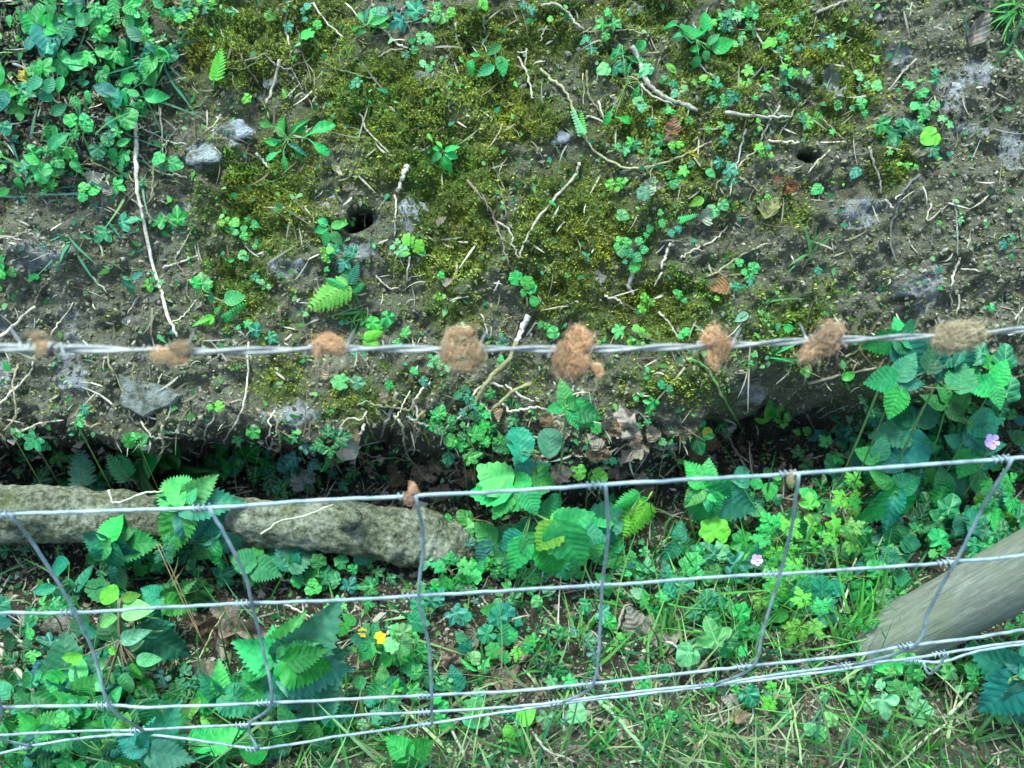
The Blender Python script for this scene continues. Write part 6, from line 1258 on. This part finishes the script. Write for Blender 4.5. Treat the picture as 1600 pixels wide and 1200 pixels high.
area(60, [(150, 1080, 220, 90), (120, 930, 160, 80), (350, 1150, 200, 50), (60, 1160, 100, 50)], ['balm', I, 'oval', C3, 'nettle', 'balm'], 30, 52, [MID, TEAL, DEEP, TEAL, BLUE, DEEP], (1, 3), .04)  # extra DEEP leaves: shade between low plants painted into leaf colour
area(40, [(880, 850, 200, 80), (740, 930, 180, 80), (560, 1030, 160, 80)], ['balm', C3, I, S_], 22, 38, [MID, TEAL, FRESH, PALE], (2, 4), .035)
area(40, [(1480, 700, 180, 110), (1350, 800, 160, 80), (1200, 880, 160, 80), (1560, 850, 60, 60)], ['balm', C3, CUT, CUT, I], 26, 44, [MID, FRESH, LIME, TEAL, TEAL], (2, 4), .045)
area(30, [(1100, 960, 200, 80), (1300, 1060, 300, 60), (800, 1110, 300, 60)], [I, C3, 'oval', S_, CUT], 22, 40, [MID, FRESH, PALE, TEAL], (1, 3), .03)
area(26, [(700, 640, 110, 60), (560, 740, 120, 40), (1000, 680, 120, 60), (360, 720, 200, 40)], [I, S_, C3], 14, 26, [MID, FRESH, DEEP, TEAL], (1, 3), .015)
area(16, [(1400, 960, 50, 40), (1450, 1040, 80, 25)], ['oval', I, C3, 'balm'], 20, 34, [PALE, MID, FRESH], (2, 3), .04)
# grass tufts one can tell apart
def tuft(px, py, n, Lpx, look, col, spread=.6, fan=90):
    d = gd1(px, py); root = P(px, py, d + .002); o = None
    a = np.radians(rng.normal(fan, 40 * spread, n)); base = np.tile(np.zeros(3), (n, 1)) + rng.normal(size=(n, 3)) * .003
    dirs = np.cos(a)[:, None] * r3 + np.sin(a)[:, None] * u3 - f3 * rng.uniform(.1, .8, (n, 1))
    L = rng.uniform(.5, 1.1, n) * Lpx / FPX * d
    cols = np.array(col)[None] * rng.uniform(.6, 1.25, (n, 1))
    me = ribbons('grass_tuft', base, dirs, L, rng.uniform(.0007, .0016, n), rng.normal(size=(n, 3)) * .25 - GUP * .15, cols, M_TINT, 7)
    thing('grass_tuft', root, look, 'grass tuft', px, py, 'tufts of grass', me)
for a in [(1400, 1030, 18, 100, 'pale grass tuft against the post foot', (.16, .42, .12), .9, 100), (1480, 1060, 22, 110, 'long grass tuft under the post', (.12, .40, .08), 1, 80), (1580, 1020, 14, 90, 'grass tuft beside the post', (.08, .34, .08), 1, 90), (1340, 1000, 26, 170, 'tall arching grass tuft', (.09, .40, .05), .8, 70), (1310, 1010, 16, 130, 'upright grass tuft', (.12, .42, .08), .5, 95), (1040, 1000, 18, 120, 'straight upright grass tuft', (.14, .40, .08), .4, 85), (1060, 880, 12, 100, 'slanting broad bladed grass tuft', (.20, .45, .12), .6, 40),
          (565, 485, 22, 60, 'fine grass tuft', (.08, .34, .06), 1.2, 200), (1268, 395, 18, 60, 'thin wispy grass tuft', (.10, .30, .10), 2.2, 90), (110, 370, 12, 70, 'dark thin grass tuft', (.03, .20, .10), 1.5, 240), (1590, 15, 22, 80, 'bright grass tuft', (.10, .36, .08), 1.2, 190), (1580, 80, 12, 60, 'smaller bright grass tuft', (.10, .30, .10), 1.0, 200),
          (205, 110, 26, 110, 'dark spreading grass tuft', (.02, .17, .09), 2, 60), (250, 90, 16, 90, 'thin dark grass tuft', (.02, .17, .09), 1.5, 270), (620, 1180, 22, 80, 'short grass tuft', (.08, .34, .07), 1, 90), (820, 1180, 24, 90, 'bushy grass tuft', (.08, .34, .08), 1, 90), (930, 1170, 20, 90, 'grass tuft', (.06, .32, .08), 1, 90), (530, 1160, 18, 110, 'long bladed grass tuft', (.08, .36, .08), 1.2, 60),
          (440, 1180, 22, 110, 'yellow green grass tuft', (.20, .38, .10), .8, 95), (1390, 1180, 20, 70, 'short grass tuft', (.16, .40, .10), 1, 90), (1100, 1160, 14, 80, 'thin grass tuft', (.08, .34, .08), 1.2, 90), (1520, 1160, 16, 90, 'pale green grass tuft', (.16, .36, .12), 1.2, 80), (1150, 1010, 20, 90, 'dense grass tuft', (.08, .36, .06), 1, 100), (1200, 560, 10, 80, 'thin curved grass tuft', (.04, .30, .10), 1, 40),
          (1380, 720, 10, 130, 'tall curved grass tuft', (.06, .36, .10), .7, 110), (1180, 480, 8, 60, 'wispy grass tuft', (.10, .30, .08), 1.4, 40), (160, 350, 12, 60, 'dark wispy grass tuft', (.02, .18, .10), 1.6, 80), (900, 1000, 16, 70, 'grass tuft with pale bases', (.16, .42, .10), 1.2, 110)]:
    tuft(*a)

# ------------------------------------------------------------------ labels from surroundings
LM = [(562, 338, 'the larger burrow hole'), (1262, 248, 'the smaller burrow hole'), (235, 612, 'the slate wedge'), (65, 541, 'the leftmost hair tuft'), (266, 549, 'the second hair tuft'), (515, 540, 'the third hair tuft'),
      (722, 545, 'the ring shaped hair tuft'), (893, 548, 'the largest hair tuft'), (1118, 538, 'the narrow hair tuft'), (1283, 535, 'the dark hair tuft'), (1497, 525, 'the rightmost hair tuft'), (641, 772, 'the small netting hair tuft'),
      (338, 95, 'the small upright fern'), (510, 460, 'the two frond fern'), (345, 215, 'the pale chalky stones'), (1490, 150, 'the whitish pitted stone'), (872, 215, 'the blue grey stone'), (1523, 48, 'the curled grey leaf'),
      (1035, 145, 'the gnarled branch'), (980, 262, 'the bowed root'), (865, 320, 'the slanting pale root'), (765, 335, 'the brown forked stick'), (535, 280, 'the cream pebble'), (630, 280, 'the broken stick'),
      (1185, 182, 'the whitish stick'), (1400, 345, 'the dark snaking root'), (1487, 445, 'the wavy pale root'), (1430, 450, 'the dusty grey patch'), (215, 300, 'the long bare twig'), (250, 460, 'the long twig tip'),
      (60, 60, 'the top left corner'), (1560, 20, 'the top right corner'), (60, 420, 'the bare left soil'), (640, 130, 'the yellow moss'), (890, 370, 'the brown moss mound'), (820, 445, 'the glossy clover'), (450, 215, 'the sprawling weed'),
      (575, 30, 'the broad leaved rosette'), (1090, 50, 'the oval leaved sapling'), (1405, 528, 'the barbed wire nettle'), (1551, 690, 'the lilac flower'), (1183, 875, 'the tiny pink flower'), (1545, 595, 'the bright bramble'), (1410, 660, 'the dark bramble'),
      (1100, 762, 'the bright nettle'), (885, 635, 'the fresh nettle'), (830, 800, 'the central leafy herb'), (285, 780, 'the nettle over the log'), (170, 850, 'the teal nettle'), (450, 1030, 'the big netting nettle'), (190, 1010, 'the pale leaved shoot'),
      (590, 990, 'the yellow leaves'), (1500, 940, 'the slanting post'), (1570, 1070, 'the right edge nettle'), (1110, 995, 'the large ivy leaf'), (1265, 930, 'the lime cut leaves'), (600, 835, 'the log end'), (60, 800, 'the log left part'), (430, 815, 'the log middle'),
      (120, 715, 'the ditch ferns'), (735, 640, 'the arched pale root'), (1140, 620, 'the fallen green stalk'), (50, 960, 'the rough stones'), (60, 1150, 'the bottom left corner'), (1560, 1180, 'the bottom right corner'), (675, 1100, 'the middle bottom knots'),
      (900, 1090, 'the merged bottom wires'), (1330, 1035, 'the lower right knot'), (1050, 1170, 'the bottom edge centre'), (800, 80, 'the top edge centre'), (375, 975, 'the dead leaf pile'), (1320, 110, 'the right mossy patch'), (940, 760, 'the fourth top knot'), (1247, 740, 'the fifth top knot'), (260, 1170, 'the corner nettles'), (1010, 985, 'the withered leaf group')]
def place(px, py, look):
    best = None
    for (x, y, nm) in LM:
        key = nm.replace('the ', '')
        dd = math.hypot(px - x, py - y)
        if dd < 9: dd += 60                      # most likely the landmark itself
        if best is None or dd < best[0]: best = (dd, x, y, nm)
    dd, x, y, nm = best
    dx, dy = px - x, py - y
    v = 'above' if dy < -10 else ('below' if dy > 10 else '')
    h = 'left' if dx < 0 else 'right'
    if abs(dx) > abs(dy) * 2.2 or not v: return f'{h} of {nm}', dd
    if abs(dy) > abs(dx) * 2.2: return f'{v} {nm}', dd
    return f'{v} and {h} of {nm}', dd
ORD = ['leftmost', 'second', 'third', 'fourth', 'fifth', 'sixth', 'seventh', 'eighth', 'ninth', 'tenth', 'eleventh', 'twelfth']
CNT = {2: 'two', 3: 'three', 4: 'four', 5: 'five', 6: 'six', 7: 'seven', 8: 'eight', 9: 'nine', 10: 'ten', 11: 'eleven', 12: 'twelve'}
GRP = {'ivy': 'ivy growing on the bank', 'weed': 'small weeds on the bank', 'herb': 'herbs around the fence', 'seedling': 'seedlings on the bank', 'twig': 'twigs lying on the bank', 'root': 'bare roots on the bank', 'stalk': 'dry stalks lying about',
       'stone': 'stones and clods in the earth', 'nettle': 'nettles growing below the fence', 'fern': 'small ferns', 'bramble': 'brambles under the barbed wire', 'creeper': 'creeping sprays', 'clover': 'clovers'}
by = {}
for (o, look, px, py) in PENDING:
    w = place(px, py, look)[0]
    if 'group' not in o and o['category'] in GRP: o['group'] = GRP[o['category']]
    by.setdefault(f'{look} {w}', []).append((px, o))
for lab, L_ in by.items():
    if len(L_) == 1: L_[0][1]['label'] = lab; continue
    L_.sort(key=lambda q: q[0])
    for k, (x, o) in enumerate(L_):
        n_ = len(L_)
        if n_ == 2: o['label'] = f"{lab}, {'left' if k == 0 else 'right'} one"
        else: o['label'] = f"{lab}, {ORD[min(k, 11)]}{'' if k == 0 else ' from left'}"
for o in scn.objects:
    if 'label' in o and len(o['label'].split()) > 16: print('LONG', o['label'])
